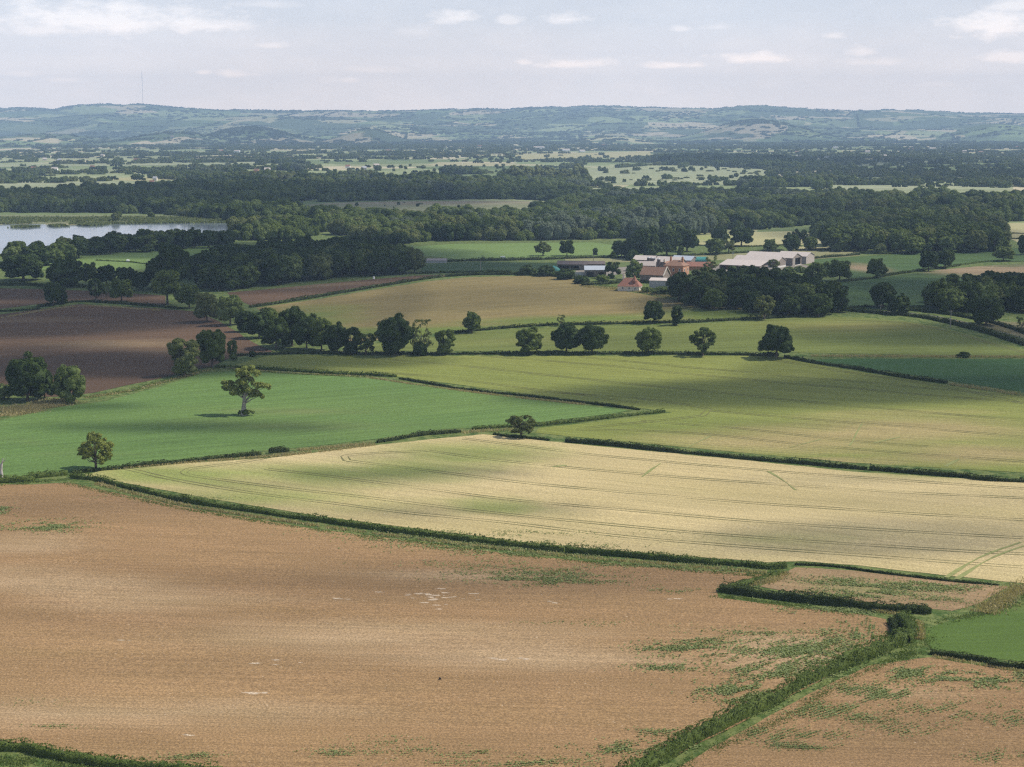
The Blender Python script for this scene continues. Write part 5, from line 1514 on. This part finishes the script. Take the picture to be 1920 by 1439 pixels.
def wall_shell(A, Lx, Wy, eh, rh, open_front=None, open_end=None, t=.25, hip=False):
    """four walls of a gabled block, ridge along x. open_front: list of (x0,x1,z1) left open in the near long wall; open_end: the same in the +x gable"""
    hx, hy = Lx / 2, Wy / 2

    def wall_x(y0, y1, openings):
        x = -hx
        for (a, b, z) in sorted(openings or []):
            if a > x: box(A, x, a, y0, y1, 0, eh)
            if z < eh: box(A, a, b, y0, y1, z, eh)
            x = b
        if x < hx: box(A, x, hx, y0, y1, 0, eh)
    wall_x(-hy, -hy + t, open_front)
    wall_x(hy - t, hy, None)
    for sx, ops in ((-1, None), (1, open_end)):
        x0, x1 = (-hx, -hx + t) if sx < 0 else (hx - t, hx)
        y = -hy + t
        for (a, b, z) in sorted(ops or []):
            if a > y: box(A, x0, x1, y, a, 0, eh)
            if z < eh: box(A, x0, x1, a, b, z, eh)
            y = b
        if y < hy - t: box(A, x0, x1, y, hy - t, 0, eh)
        if rh > eh and not hip:
            V = np.array([[x0, -hy, eh], [x0, hy, eh], [x0, 0, rh], [x1, -hy, eh], [x1, hy, eh], [x1, 0, rh]], float)
            A.add(V, np.array([[0, 2, 1], [3, 4, 5]])); A.add(V, np.array([[0, 1, 4, 3], [1, 2, 5, 4], [2, 0, 3, 5]]))


def roof_gable(A, Lx, Wy, eh, rh, ov=.4, t=.18):
    hx, hy = Lx / 2 + ov, Wy / 2 + ov
    s = (rh - eh) / (Wy / 2); ez = eh - s * ov + .03
    slab(A, [(-hx, -hy, ez), (hx, -hy, ez), (hx, 0, rh + .03), (-hx, 0, rh + .03)], t)
    slab(A, [(-hx, 0, rh + .03), (hx, 0, rh + .03), (hx, hy, ez), (-hx, hy, ez)], t)


def roof_hip(A, Lx, Wy, eh, rh, ov=.35):
    hx, hy = Lx / 2 + ov, Wy / 2 + ov; k = max(.1, Lx / 2 - Wy / 2 * .8)
    V = np.array([[-hx, -hy, eh], [hx, -hy, eh], [hx, hy, eh], [-hx, hy, eh], [-k, 0, rh], [k, 0, rh]], float)
    A.add(V, np.array([[0, 1, 5, 4], [2, 3, 4, 5], [0, 3, 2, 1]])); A.add(V, np.array([[1, 2, 5], [3, 0, 4]]))


def roof_mono(A, Lx, Wy, zf, zb, ov=.3, t=.16):
    hx, hy = Lx / 2 + ov, Wy / 2 + ov
    slab(A, [(-hx, -hy, zf), (hx, -hy, zf), (hx, hy, zb), (-hx, hy, zb)], t)


def building(name, cx, cy, Lx, Wy, eh, rh, rot, wallm, roofm, label, cat='barn', roof='gable', front=None, end=None, interior=False, plinth=None):
    p = P(cx, cy)
    e = empty(name, tuple(p), math.radians(rot)); tag(e, label, cat)
    A = Acc(); wall_shell(A, Lx, Wy, eh, rh, front, end, hip=roof != 'gable'); wl = part('wall', A, wallm, e)
    A = Acc()
    {'gable': lambda: roof_gable(A, Lx, Wy, eh, rh), 'hip': lambda: roof_hip(A, Lx, Wy, eh, rh), 'mono': lambda: roof_mono(A, Lx, Wy, eh + .05, rh)}[roof]()
    rf = part('roof', A, roofm, e)
    if plinth:
        A = Acc(); z = plinth
        box(A, Lx / 2, Lx / 2 + .06, -Wy / 2, Wy / 2, 0, z); box(A, -Lx / 2, Lx / 2, -Wy / 2 - .06, -Wy / 2, 0, z)
        part('plinth', A, m_block, e)
    if front and interior:
        A = Acc()
        for (a, b, z) in front:
            n = max(1, int((b - a) / 5))
            for j in range(1, n): x = a + (b - a) * j / n; box(A, x - .12, x + .12, -Wy / 2 + .02, -Wy / 2 + .24, 0, z)
        if A.n: part('post', A, m_wood, e)
    return e, wl, rf


def windows(e, side, Lx, Wy, spec, frame=m_white):
    """spec: (position along wall, z, width, height); side 'front' (-y) or 'end' (+x)"""
    for (u, z, w, h) in spec:
        A = Acc(); B = Acc()
        if side == 'front':
            y = -Wy / 2
            for (a, b, c, d) in ((u - w / 2, u + w / 2, z, z + .12), (u - w / 2, u + w / 2, z + h - .12, z + h), (u - w / 2, u - w / 2 + .12, z + .12, z + h - .12), (u + w / 2 - .12, u + w / 2, z + .12, z + h - .12)):
                box(A, a, b, y - .08, y - .005, c, d)
            box(B, u - w / 2 + .12, u + w / 2 - .12, y - .04, y - .01, z + .12, z + h - .12)
        else:
            x = Lx / 2
            for (a, b, c, d) in ((u - w / 2, u + w / 2, z, z + .12), (u - w / 2, u + w / 2, z + h - .12, z + h), (u - w / 2, u - w / 2 + .12, z + .12, z + h - .12), (u + w / 2 - .12, u + w / 2, z + .12, z + h - .12)):
                box(A, x + .005, x + .08, a, b, c, d)
            box(B, x + .01, x + .04, u - w / 2 + .12, u + w / 2 - .12, z + .12, z + h - .12)
        o = part('window', A, frame, e); part('pane', B, m_glass, o)


def chimney(rf, x, y, z0, z1, w=.9, mat=None):
    A = Acc(); box(A, x - w / 2, x + w / 2, y - w / 2, y + w / 2, z0, z1); box(A, x - w / 2 - .08, x + w / 2 + .08, y - w / 2 - .08, y + w / 2 + .08, z1, z1 + .15)
    c = part('chimney', A, mat or m_brick, rf)
    A = Acc()
    for dx in (-.2, .2):
        A.add(*tube([[x + dx, y, z1 + .15], [x + dx, y, z1 + .6]], [.13, .1], 8))
    part('chimney_pot', A, m_tile, rf)


# the three big pale-roofed barns
e, wl, rf = building('cattle_shed', 1394, 507, 26, 13, 3.2, 5.6, -30, m_boards, m_fibre, 'lowest long open-fronted shed with a single pale sloping roof, left of the big barns', roof='mono', front=[(-12.4, 12.4, 2.8)], interior=True)
A = Acc(); r = np.random.default_rng(2)
box(A, -11, -4, -1, 4, 0, 1.6); box(A, 0, 6, 0, 4, 0, 1.3)
part('hay_stack', A, m_hay, e)
e, wl, rf = building('barn', 1424, 500, 30, 14, 4.2, 6.6, -30, m_boards, m_fibre, 'brown-boarded barn with a pale ridged roof between the open shed and the open barn', plinth=1.2)
e, wl, rf = building('barn', 1450, 496, 32, 17, 5.2, 7.8, -30, m_boards, m_fibre, 'largest pale-roofed barn with a tall dark open gable end', end=[(-3.5, 7.0, 4.9)], plinth=.4)
A = Acc(); A.add(*tube([[15.85, -7.9, 0], [15.85, -3.6, 0]], [.02, .02], 4)); box(A, 16.05, 16.16, -7.6, -3.6, .3, 4.9)
part('door', A, m_wood, e)
A = Acc(); box(A, 6, 12, -2, 6, 0, 2.4); part('hay_stack', A, m_hay, e)
e, wl, rf = building('barn', 1492, 493, 20, 16, 5.0, 7.2, -30, m_paleboards, m_fibre, 'rightmost barn with pale board walls beyond the tall open gable')

# yard buildings behind the farmhouse
building('barn', 1211, 500, 13, 12, 4.4, 6.6, -22, m_boards, m_fibre, 'pale-roofed barn at the back left of the farmyard, behind the tower silos', front=[(-2, 3, 4)])
for k, (x, y) in enumerate(((1216, 502), (1222, 502.6), (1228, 503.2), (1235, 505))):
    p = P(x, y); e = empty('silo', tuple(p)); tag(e, 'dark upright feed silo in the row behind the farmhouse', 'silo', 'row of dark silos behind the farmhouse')
    A = Acc(); A.add(*tube([[0, 0, 0], [0, 0, 5.8]], [1.05, 1.05], 14)); part('tank', A, m_rust, e)
    A = Acc(); A.add(*tube([[0, 0, 5.8], [0, 0, 6.5]], [1.1, .12], 14)); part('cap', A, m_grey_sheet, e)
building('barn', 1206, 509, 14, 10, 3.6, 5.6, -8, m_boards, m_paleboards, 'low brownish-grey roofed barn behind the light weeping tree')
building('barn', 1256, 505, 15, 12, 4.6, 7.2, 62 - 90, m_boards, m_fibre, 'pale-roofed barn with a dark boarded gable just behind the farmhouse')
building('barn', 1283, 500, 13, 12, 4.4, 6.6, -28, m_boards, m_blue_sheet, 'blue-grey roofed barn at the back right of the farmyard')
p = P(1303, 500); e = empty('round_roofed_shed', tuple(p), math.radians(-8)); tag(e, 'round-roofed shed with bright teal sheeting behind the red roofed range', 'shed')
A = Acc(); th = np.linspace(0, np.pi, 11); ys_ = -np.cos(th) * 4.5; zs_ = 3.2 + np.sin(th) * 2.8
V = np.array([[x, y, z] for x in (-8, 8) for y, z in zip(ys_, zs_)] + [[x, y, z + .15] for x in (-8, 8) for y, z in zip(ys_, zs_)])
Fq = [[j, j + 11, j + 12, j + 1] for j in range(10)] + [[22 + j, 22 + j + 1, 22 + j + 12, 22 + j + 11] for j in range(10)]
A.add(V, np.array(Fq)); part('roof', A, m_teal, e)
A = Acc(); wall_shell(A, 15.6, 9, 3.2, 5.2); part('wall', A, m_boards, e)
building('stable_range', 1312, 508, 15, 6.5, 2.8, 5.0, -4, m_brick, m_tile, 'long low red-tiled range half hidden by the rounded wood')

# farmhouse
e, wl, rf = building('farmhouse', 1268, 524, 11, 9.5, 7.6, 10.4, 78 - 90 - 14, m_brick, m_tilebrown, 'tall orange brick farmhouse with rows of windows', 'house', roof='hip')
windows(e, 'front', 11, 9.5, [(-3.6, 1, 1.1, 1.6), (0, 1, 1.1, 1.6), (3.6, 1, 1.1, 1.6), (-3.6, 4.6, 1.1, 1.6), (0, 4.6, 1.1, 1.6), (3.6, 4.6, 1.1, 1.6)])
windows(e, 'end', 11, 9.5, [(-2.6, 1, 1.1, 1.6), (2.6, 1, 1.1, 1.6), (-2.6, 4.6, 1.1, 1.6), (2.6, 4.6, 1.1, 1.6)])
A = Acc(); box(A, 1.4, 2.4, -4.86, -4.77, 0, 2.1); part('door', A, m_white, e)
chimney(rf, -3.2, 0, 8.8, 11.8); chimney(rf, 3.4, 0, 8.8, 11.8)
e, wl, rf = building('farmhouse_wing', 1250, 522, 10, 8, 5.6, 9.0, 66, m_brickdark, m_tilebrown, 'dark walled older wing with a steep roof against the brick farmhouse', 'house')
chimney(rf, -4.2, 0, 8.2, 10.2, mat=m_render)
windows(e, 'front', 10, 8, [(-2.4, 1, 1, 1.3), (2.2, 1, 1, 1.3)])
e, wl, rf = building('stone_barn', 1228, 530, 13, 9, 4.4, 8.0, 62 - 90, m_brickdark, m_tilebrown, 'old barn with a steep brown roof and pale coping left of the farmhouse')
A = Acc(); slab(A, [(6.5, -5, 4.1), (7.0, -5, 4.1), (7.0, 0, 8.35), (6.5, 0, 8.35)], .25); slab(A, [(6.5, 0, 8.35), (7.0, 0, 8.35), (7.0, 5, 4.1), (6.5, 5, 4.1)], .25); part('coping', A, m_render, e)
e, wl, rf = building('grey_shed', 1243, 541, 13, 6.5, 4.0, 4.9, -14, m_grey_sheet, m_fibre, 'boxy grey metal shed with a flat pale roof in front of the farmhouse', 'shed', roof='mono')
A = Acc(); box(A, 6.52, 6.6, -2, 1.6, 0, 3.2); part('door', A, m_blue_sheet, e)

# red cottage
e, wl, rf = building('cottage', 1181, 545, 11, 7.5, 2.4, 6.4, -16, m_render, m_tile, 'small cottage with a steep red tiled roof beside the mown field', 'cottage', roof='hip')
chimney(rf, -3.2, .2, 4.6, 8.0, 1.2, m_render)
A = Acc(); A.add(*tube([[2.6, -1.2, 3.6], [2.6, -1.2, 5.0], [2.6, -1.2, 7.8]], [1.7, 1.55, .05], 8)); part('turret', A, m_tile, rf)
windows(e, 'front', 11, 7.5, [(-3, .9, 1.0, 1.1), (.4, .9, 1.0, 1.1), (3.4, .9, 1.0, 1.1)])
windows(e, 'end', 11, 7.5, [(0, .8, 1.4, 1.3)])

# left side of the farm
building('barn', 1074, 506, 17, 10, 3.4, 5.0, -8, m_boards, m_rust, 'dark rusty roofed low barn at the left end of the farm', front=[(-8, 6, 2.8)], interior=True)
building('barn', 1108, 506, 15, 10, 3.6, 4.8, 6, m_boards, m_rust, 'low dark roofed barn behind the blue-grey shed')
building('blue_grey_shed', 1116, 519, 11.5, 8, 4.0, 5.8, 0, m_boards, m_blue_sheet, 'shed with bright blue-grey roof and open dark bays beside the evergreen', 'shed', front=[(-5, -1, 2.8), (1.5, 4.5, 2.6)], interior=True)
p = P(1085, 519); e = empty('garden_wall', tuple(p), math.radians(-4)); tag(e, 'short pale wall left of the blue-grey shed', 'wall')
A = Acc(); box(A, -4, 4, -.15, .15, 0, 2.4); part('panel', A, m_block, e)
A = Acc(); box(A, -4.1, 4.1, -.22, .22, 2.4, 2.52); part('coping', A, m_render, e)
p = P(1038, 508); A = Acc(); v, f = ICO2
A.add(v * np.array([4.2, 2.6, 2.6]) * (1 + (fbm(v[:, 0] * 2, v[:, 1] * 2 + v[:, 2] * 2, 3) - .45)[:, None] * .5), f)
tag(obj('covered_heap', A.mesh('covered_heap', m_teal), loc=tuple(p)), 'heap under a teal green cover at the left end of the farm', 'heap')
building('low_shed', 814, 493, 16, 5, 1.6, 2.6, 0, m_block, m_paleboards, 'long low greyish shed at the edge of the shaded wood', 'shed')

# yard surface
field('farmyard', [(1080, 516), (1140, 518), (1180, 512), (1215, 528), (1250, 534), (1262, 527), (1240, 512), (1290, 506), (1345, 510), (1420, 512), (1500, 506), (1520, 500), (1490, 492), (1300, 498), (1190, 500), (1080, 508)], plain_mat('yard_concrete', (.22, .195, .16), .9, .35, .15), grid=9, lift=.1)
# lane between its two hedges
m_asph = plain_mat('asphalt', (.12, .115, .11), .9, .25, .5)
VV = smooth_line([(1600, 581), (1650, 584), (1740, 592), (1810, 606), (1880, 625), (1960, 650)], step=6); p_, n_ = ribbon(VV, 3, .1)
l = p_[:, :2] - n_ * 1.6; rr_ = p_[:, :2] + n_ * 1.6; k = len(l); q = np.arange(k - 1)
o = obj('lane', mesh_np('lane', np.concatenate([np.column_stack([l, near_h(l[:, 0], l[:, 1]) + .1]), np.column_stack([rr_, near_h(rr_[:, 0], rr_[:, 1]) + .1])]), np.stack([q, q + 1, q + 1 + k, q + k], -1), m_asph)); o['kind'] = 'structure'


# ------------------------------------------------------------------ small things
def pole(px, py, hpx, label, arm=True, trans=False):
    p = P(px, py); h = hpx * mpp(p); e = empty('utility_pole', tuple(p)); tag(e, label, 'pole')
    A = Acc(); A.add(*tube([[0, 0, -.3], [0, 0, h]], [.18, .12], 8)); part('post', A, m_wood, e)
    A = Acc(); box(A, -.8, .8, -.07, .07, h - .5, h - .38)
    for x in (-.7, 0, .7): A.add(*tube([[x, 0, h - .38], [x, 0, h - .15]], [.05, .05], 6))
    part('crossarm', A, m_wood, e)
    if trans:
        A = Acc(); box(A, -.45, .45, -.4, -.12, h - 2, h - 1.1); part('transformer', A, m_grey_sheet, e)


for a in ((1782, 614, 32, 'thin pale utility pole rising above the lane before the right wood'), (901, 511, 22, 'utility pole in the dark strip field left of the farm'),
          (1113, 494, 18, 'utility pole behind the blue-grey shed'), (1374, 491, 20, 'dark utility pole behind the lowest open shed'), (1512, 484, 17, 'utility pole behind the rightmost barn'),
          (1651, 584, 13, 'short pale pole under the taller of the two dark trees by the lane')):
    pole(*a, trans=a[0] == 1374)

p = P(943, 486); e = empty('white_van', tuple(p), math.radians(5)); tag(e, 'small white van parked along the dark hedge below the bright pasture', 'van')
A = Acc(); box(A, -1.6, 1.3, -.85, .85, .35, 1.9); V = np.array([[1.3, -.85, .35], [2.1, -.8, .35], [2.1, -.8, 1.0], [1.3, -.85, 1.75], [1.3, .85, .35], [2.1, .8, .35], [2.1, .8, 1.0], [1.3, .85, 1.75]], float)
A.add(V, np.array([[0, 1, 2, 3], [7, 6, 5, 4], [1, 5, 6, 2], [2, 6, 7, 3], [0, 4, 5, 1]])); part('body', A, m_white, e)
A = Acc(); slab(A, [(1.36, -.7, 1.66), (2.0, -.68, 1.06), (2.0, .68, 1.06), (1.36, .7, 1.66)], .05); part('windscreen', A, m_glass, e)
for x in (-1, 1.3):
    for y in (-.9, .78):
        A = Acc(); th = np.arange(12) / 12 * 6.283
        V = np.array([[x + .34 * math.cos(t_), yy, .34 + .34 * math.sin(t_)] for yy in (y, y + .12) for t_ in th] + [[x, y, .34], [x, y + .12, .34]])
        A.add(V, np.array([[j, (j + 1) % 12, 12 + (j + 1) % 12, 12 + j] for j in range(12)])); A.add(V, np.array([[24, (j + 1) % 12, j] for j in range(12)] + [[25, 12 + j, 12 + (j + 1) % 12] for j in range(12)]))
        part('wheel', A, m_darkin, e)
p = P(240, 492); e = empty('field_tank', tuple(p)); tag(e, 'small white tank by the faint hedge in the pasture near the lake', 'tank')
A = Acc(); A.add(*tube([[-1, 0, 1], [-.8, 0, 1.0], [.8, 0, 1.0], [1, 0, 1.0]], [.3, .75, .75, .3], 14)); part('vessel', A, m_white, e)
A = Acc(); box(A, -.8, -.6, -.5, .5, -.1, .5); box(A, .6, .8, -.5, .5, -.1, .5); part('stand', A, m_wood, e)
p = P(701, 526); e = empty('marker_post', tuple(p)); tag(e, 'small white upright marker in the brown middle field', 'marker')
A = Acc(); A.add(*tube([[0, 0, -.2], [0, 0, 1.0]], [.08, .08], 8)); part('stake', A, m_wood, e)
A = Acc(); A.add(*tube([[0, 0, .7], [0, 0, .75], [0, 0, 1.9], [0, 0, 2.1]], [.1, .5, .5, .15], 10)); part('bag', A, m_white, e)

# mast on the hill
p_ = px_dir(268, 195); D_ = 14800.0; X_ = p_[0] / p_[1] * D_
z0 = float(hills_h(np.array([X_]), np.array([D_]))[0]); top = z_at(132, D_)
e = empty('radio_mast', (X_, D_, z0)); tag(e, 'very tall thin broadcasting mast on the highest hill at the left', 'mast')
A = Acc(); A.add(*tube([[0, 0, -5], [0, 0, (top - z0) * .86]], [1.1, 1.0], 8)); part('tower', A, plain_mat('mast_steel', (.16, .16, .18), .7, .1, .1), e)
A = Acc(); A.add(*tube([[0, 0, (top - z0) * .86], [0, 0, top - z0]], [1.3, 1.0], 8)); part('antenna', A, plain_mat('antenna_cover', (.42, .42, .45), .7, .1, .1), e)
A = Acc()
for k_ in range(3):
    for hf in (.45, .8):
        t_ = k_ * 2.094 + .4; A.add(*tube([[0, 0, (top - z0) * hf], [math.cos(t_) * 130, math.sin(t_) * 130, -5]], [.12, .12], 4))
part('stay_cable', A, bpy.data.materials['mast_steel'], e)

# far cottages and farmsteads on the flat land
r = np.random.default_rng(77)
HOUSES = [(70, 318, 9), (110, 319, 12), (34, 330, 9), (180, 315, 8), (290, 345, 9), (296, 337, 8), (505, 320, 12), (485, 322, 10), (655, 314, 9), (685, 317, 9), (708, 312, 11),
          (730, 280, 10), (900, 262, 10), (1010, 268, 22), (1060, 278, 16), (1090, 281, 12), (1180, 262, 8), (1325, 295, 10), (1380, 295, 9), (1490, 287, 9), (1490, 296, 14), (1545, 298, 10), (1620, 283, 9),
          (1650, 294, 12), (1700, 275, 10), (1740, 273, 14), (1800, 282, 8), (1830, 285, 9), (1900, 266, 11), (120, 302, 8), (200, 293, 8), (262, 301, 9), (420, 280, 8), (450, 282, 12), (92, 300, 8), (1130, 256, 8), (330, 246, 6), (1560, 268, 9)]
wall_ms = [m_white, m_render, m_render, m_brick]; roof_ms = [m_tile, m_tilebrown, m_fibre, m_grey_sheet]
for k, (x, y, w) in enumerate(HOUSES):
    D_ = F_PX * CAM_Z / (y - HORIZON) if y > 285 else np.interp(y, [240, 285], [8000, 5200])
    X_ = (x - 960) / F_PX * D_
    z_ = max(0.0, float(hills_h(np.array([X_]), np.array([D_]))[0])) if D_ > 7000 else 0.0
    e = empty('far_cottage', (X_, D_, z_), r.uniform(-.5, .5)); tag(e, 'tiny pale house or shed among the trees far out on the flat land', 'house', 'far houses on the flat land')
    Lx = w * D_ / F_PX * .9; Wy = min(9, Lx * .6) + 2; eh = min(6, 3.4 + Lx * .08)
    A = Acc(); wall_shell(A, Lx, Wy, eh, eh + 3); part('wall', A, wall_ms[k % 4] if w < 12 else m_white, e)
    A = Acc(); roof_gable(A, Lx, Wy, eh, eh + 3); part('roof', A, roof_ms[(k * 3) % 4] if w < 12 else m_fibre, e)

# ------------------------------------------------------------------ clouds overhead (outside the frame) whose shadows drift over the land
mt, nt, o_ = new_mat('cloud')
tcn = nd(nt, 'ShaderNodeTexCoord'); ge = nd(nt, 'ShaderNodeNewGeometry'); oi = nd(nt, 'ShaderNodeObjectInfo')
sx = nd(nt, 'ShaderNodeSeparateXYZ'); nt.links.new(tcn.outputs['Object'], sx.inputs[0])


def mm(op, a, b=None, clamp=False):
    n = nd(nt, 'ShaderNodeMath', operation=op, use_clamp=clamp)
    for i_, v_ in enumerate((a, b)):
        if v_ is None: continue
        if isinstance(v_, (int, float)): n.inputs[i_].default_value = v_
        else: nt.links.new(v_, n.inputs[i_])
    return n.outputs[0]


rad = mm('SQRT', mm('ADD', mm('MULTIPLY', sx.outputs[0], sx.outputs[0]), mm('MULTIPLY', sx.outputs[1], sx.outputs[1])))
nz_ = nd(nt, 'ShaderNodeTexNoise', inp={'Scale': .009, 'Detail': 4, 'Roughness': .55}); nt.links.new(ge.outputs['Position'], nz_.inputs['Vector'])
edge = mm('SUBTRACT', 1.0, mm('ADD', rad, mm('MULTIPLY', mm('SUBTRACT', nz_.outputs[0], .5), .9)), True)
sm = nd(nt, 'ShaderNodeMapRange', interpolation_type='SMOOTHSTEP', inp={'From Min': 0, 'From Max': .38}); nt.links.new(edge, sm.inputs['Value'])
sc_ = nd(nt, 'ShaderNodeSeparateColor'); nt.links.new(oi.outputs['Color'], sc_.inputs[0])
al = mm('MULTIPLY', sm.outputs[0], sc_.outputs[0], True)
tb = nd(nt, 'ShaderNodeBsdfTransparent'); db = nd(nt, 'ShaderNodeBsdfTranslucent', inp={'Color': (.95, .95, .95, 1)}); db2 = nd(nt, 'ShaderNodeBsdfDiffuse', inp={'Color': (.95, .95, .95, 1)})
m1 = nd(nt, 'ShaderNodeMixShader', inp={0: .5}); nt.links.new(db.outputs[0], m1.inputs[1]); nt.links.new(db2.outputs[0], m1.inputs[2])
m2 = nd(nt, 'ShaderNodeMixShader'); nt.links.new(al, m2.inputs[0]); nt.links.new(tb.outputs[0], m2.inputs[1]); nt.links.new(m1.outputs[0], m2.inputs[2])
nt.links.new(m2.outputs[0], o_.inputs[0])
v, f = ICO3
SHADE = [  # ground ellipse in photo pixels (cx, cy, half w, half h) and depth of shade
    (80, 600, 420, 34, .62), (260, 685, 330, 26, .62), (20, 680, 160, 40, .5), (600, 500, 330, 42, .80), (100, 545, 300, 18, .7), (330, 530, 120, 24, .6), (650, 590, 60, 60, .4),
    (540, 680, 260, 16, .60), (420, 700, 120, 12, .5), (1560, 735, 520, 30, .62), (1150, 745, 130, 14, .55), (1760, 700, 330, 40, .55), (1760, 630, 280, 26, .6), (1200, 640, 200, 14, .25),
    (360, 802, 220, 11, .62), (60, 765, 130, 10, .6), (480, 830, 120, 8, .3), (770, 888, 130, 13, .55), (900, 958, 95, 12, .45), (830, 855, 160, 8, .3), (600, 908, 150, 9, .28), (1330, 1004, 240, 12, .28), (1680, 897, 260, 9, .3), (1760, 1005, 350, 34, .36), (1500, 1030, 260, 12, .3), (1750, 940, 300, 20, .2), (620, 960, 180, 12, .25),
    (1430, 572, 250, 24, .62), (1800, 560, 280, 34, .62), (1700, 530, 180, 20, .4), (1880, 470, 150, 16, .3), (900, 505, 200, 14, .6), (880, 560, 200, 24, .3),
    (420, 378, 520, 24, .60), (1300, 372, 300, 10, .4), (1550, 405, 330, 12, .4), (300, 470, 360, 16, .55), (1700, 440, 260, 16, .45),
    (1500, 305, 300, 9, .6), (600, -8600, 420, 1500, .5), (1350, -9300, 360, 1200, .4), (200, -10600, 300, 900, .4), (1800, 330, 300, 12, .45),
    (850, 1090, 500, 34, .35), (150, 950, 380, 26, .28), (1700, 1400, 330, 60, .22), (500, 1240, 300, 26, .14), (1750, 860, 200, 12, .25), (1400, 800, 200, 10, .2)]
for k, (cx, cy, hw, hh, dp) in enumerate(SHADE):
    if cy < 0:      # far shade given directly in metres: distance and half depth
        c = Vector(((cx - 960) / F_PX * -cy, -cy, 0)) + SUN * (1150 / SUN.z); rx, ry = hw / F_PX * -cy, hh
        o = obj('cloud', mesh_np('cloud', v * np.array([1, 1, 30]), f, mt, True), loc=c); o.scale = (rx, ry, 1); o.color = (1 - math.sqrt(1 - dp), 0, 0, 1); o['kind'] = 'structure'
        continue
    p0 = P(cx, cy + hh); p1 = P(cx, max(cy - hh, 244)); yc = (p0[1] + p1[1]) / 2; ry = (p1[1] - p0[1]) / 2
    c0 = P(cx, cy); rx = hw * mpp(c0)
    dp = min(.96, dp * 1.38) if dp > .35 else dp
    alt = 1150 + (k % 5) * 28
    c = Vector((c0[0], yc, 0)) + SUN * (alt / SUN.z)
    vv = v * (1 + (fbm(v[:, 0] * 2 + k, v[:, 1] * 2 + v[:, 2] * 2, 3) - .45)[:, None] * .35)
    vv[:, 2] *= 30 / 1.0
    me = mesh_np('cloud', vv * np.array([1, 1, 1]), f, mt, True)
    o = obj('cloud', me, loc=c); o.scale = (rx * 1.15, ry * 1.15, 1); o.color = (1 - math.sqrt(1 - dp), 0, 0, 1); o['kind'] = 'structure'

# ------------------------------------------------------------------ air
mt, nt, o_ = new_mat('haze')
pv = nd(nt, 'ShaderNodeVolumePrincipled', inp={'Color': rgba(HAZE_COLOR), 'Density': HAZE_DENSITY, 'Anisotropy': 0.0})
nt.links.new(pv.outputs[0], o_.inputs['Volume'])
A = Acc(); box(A, -8500, 8500, -380, 17800, -12, 625)
o = obj('haze', A.mesh('haze', mt)); o['kind'] = 'stuff'
print('objects', len(bpy.data.objects))
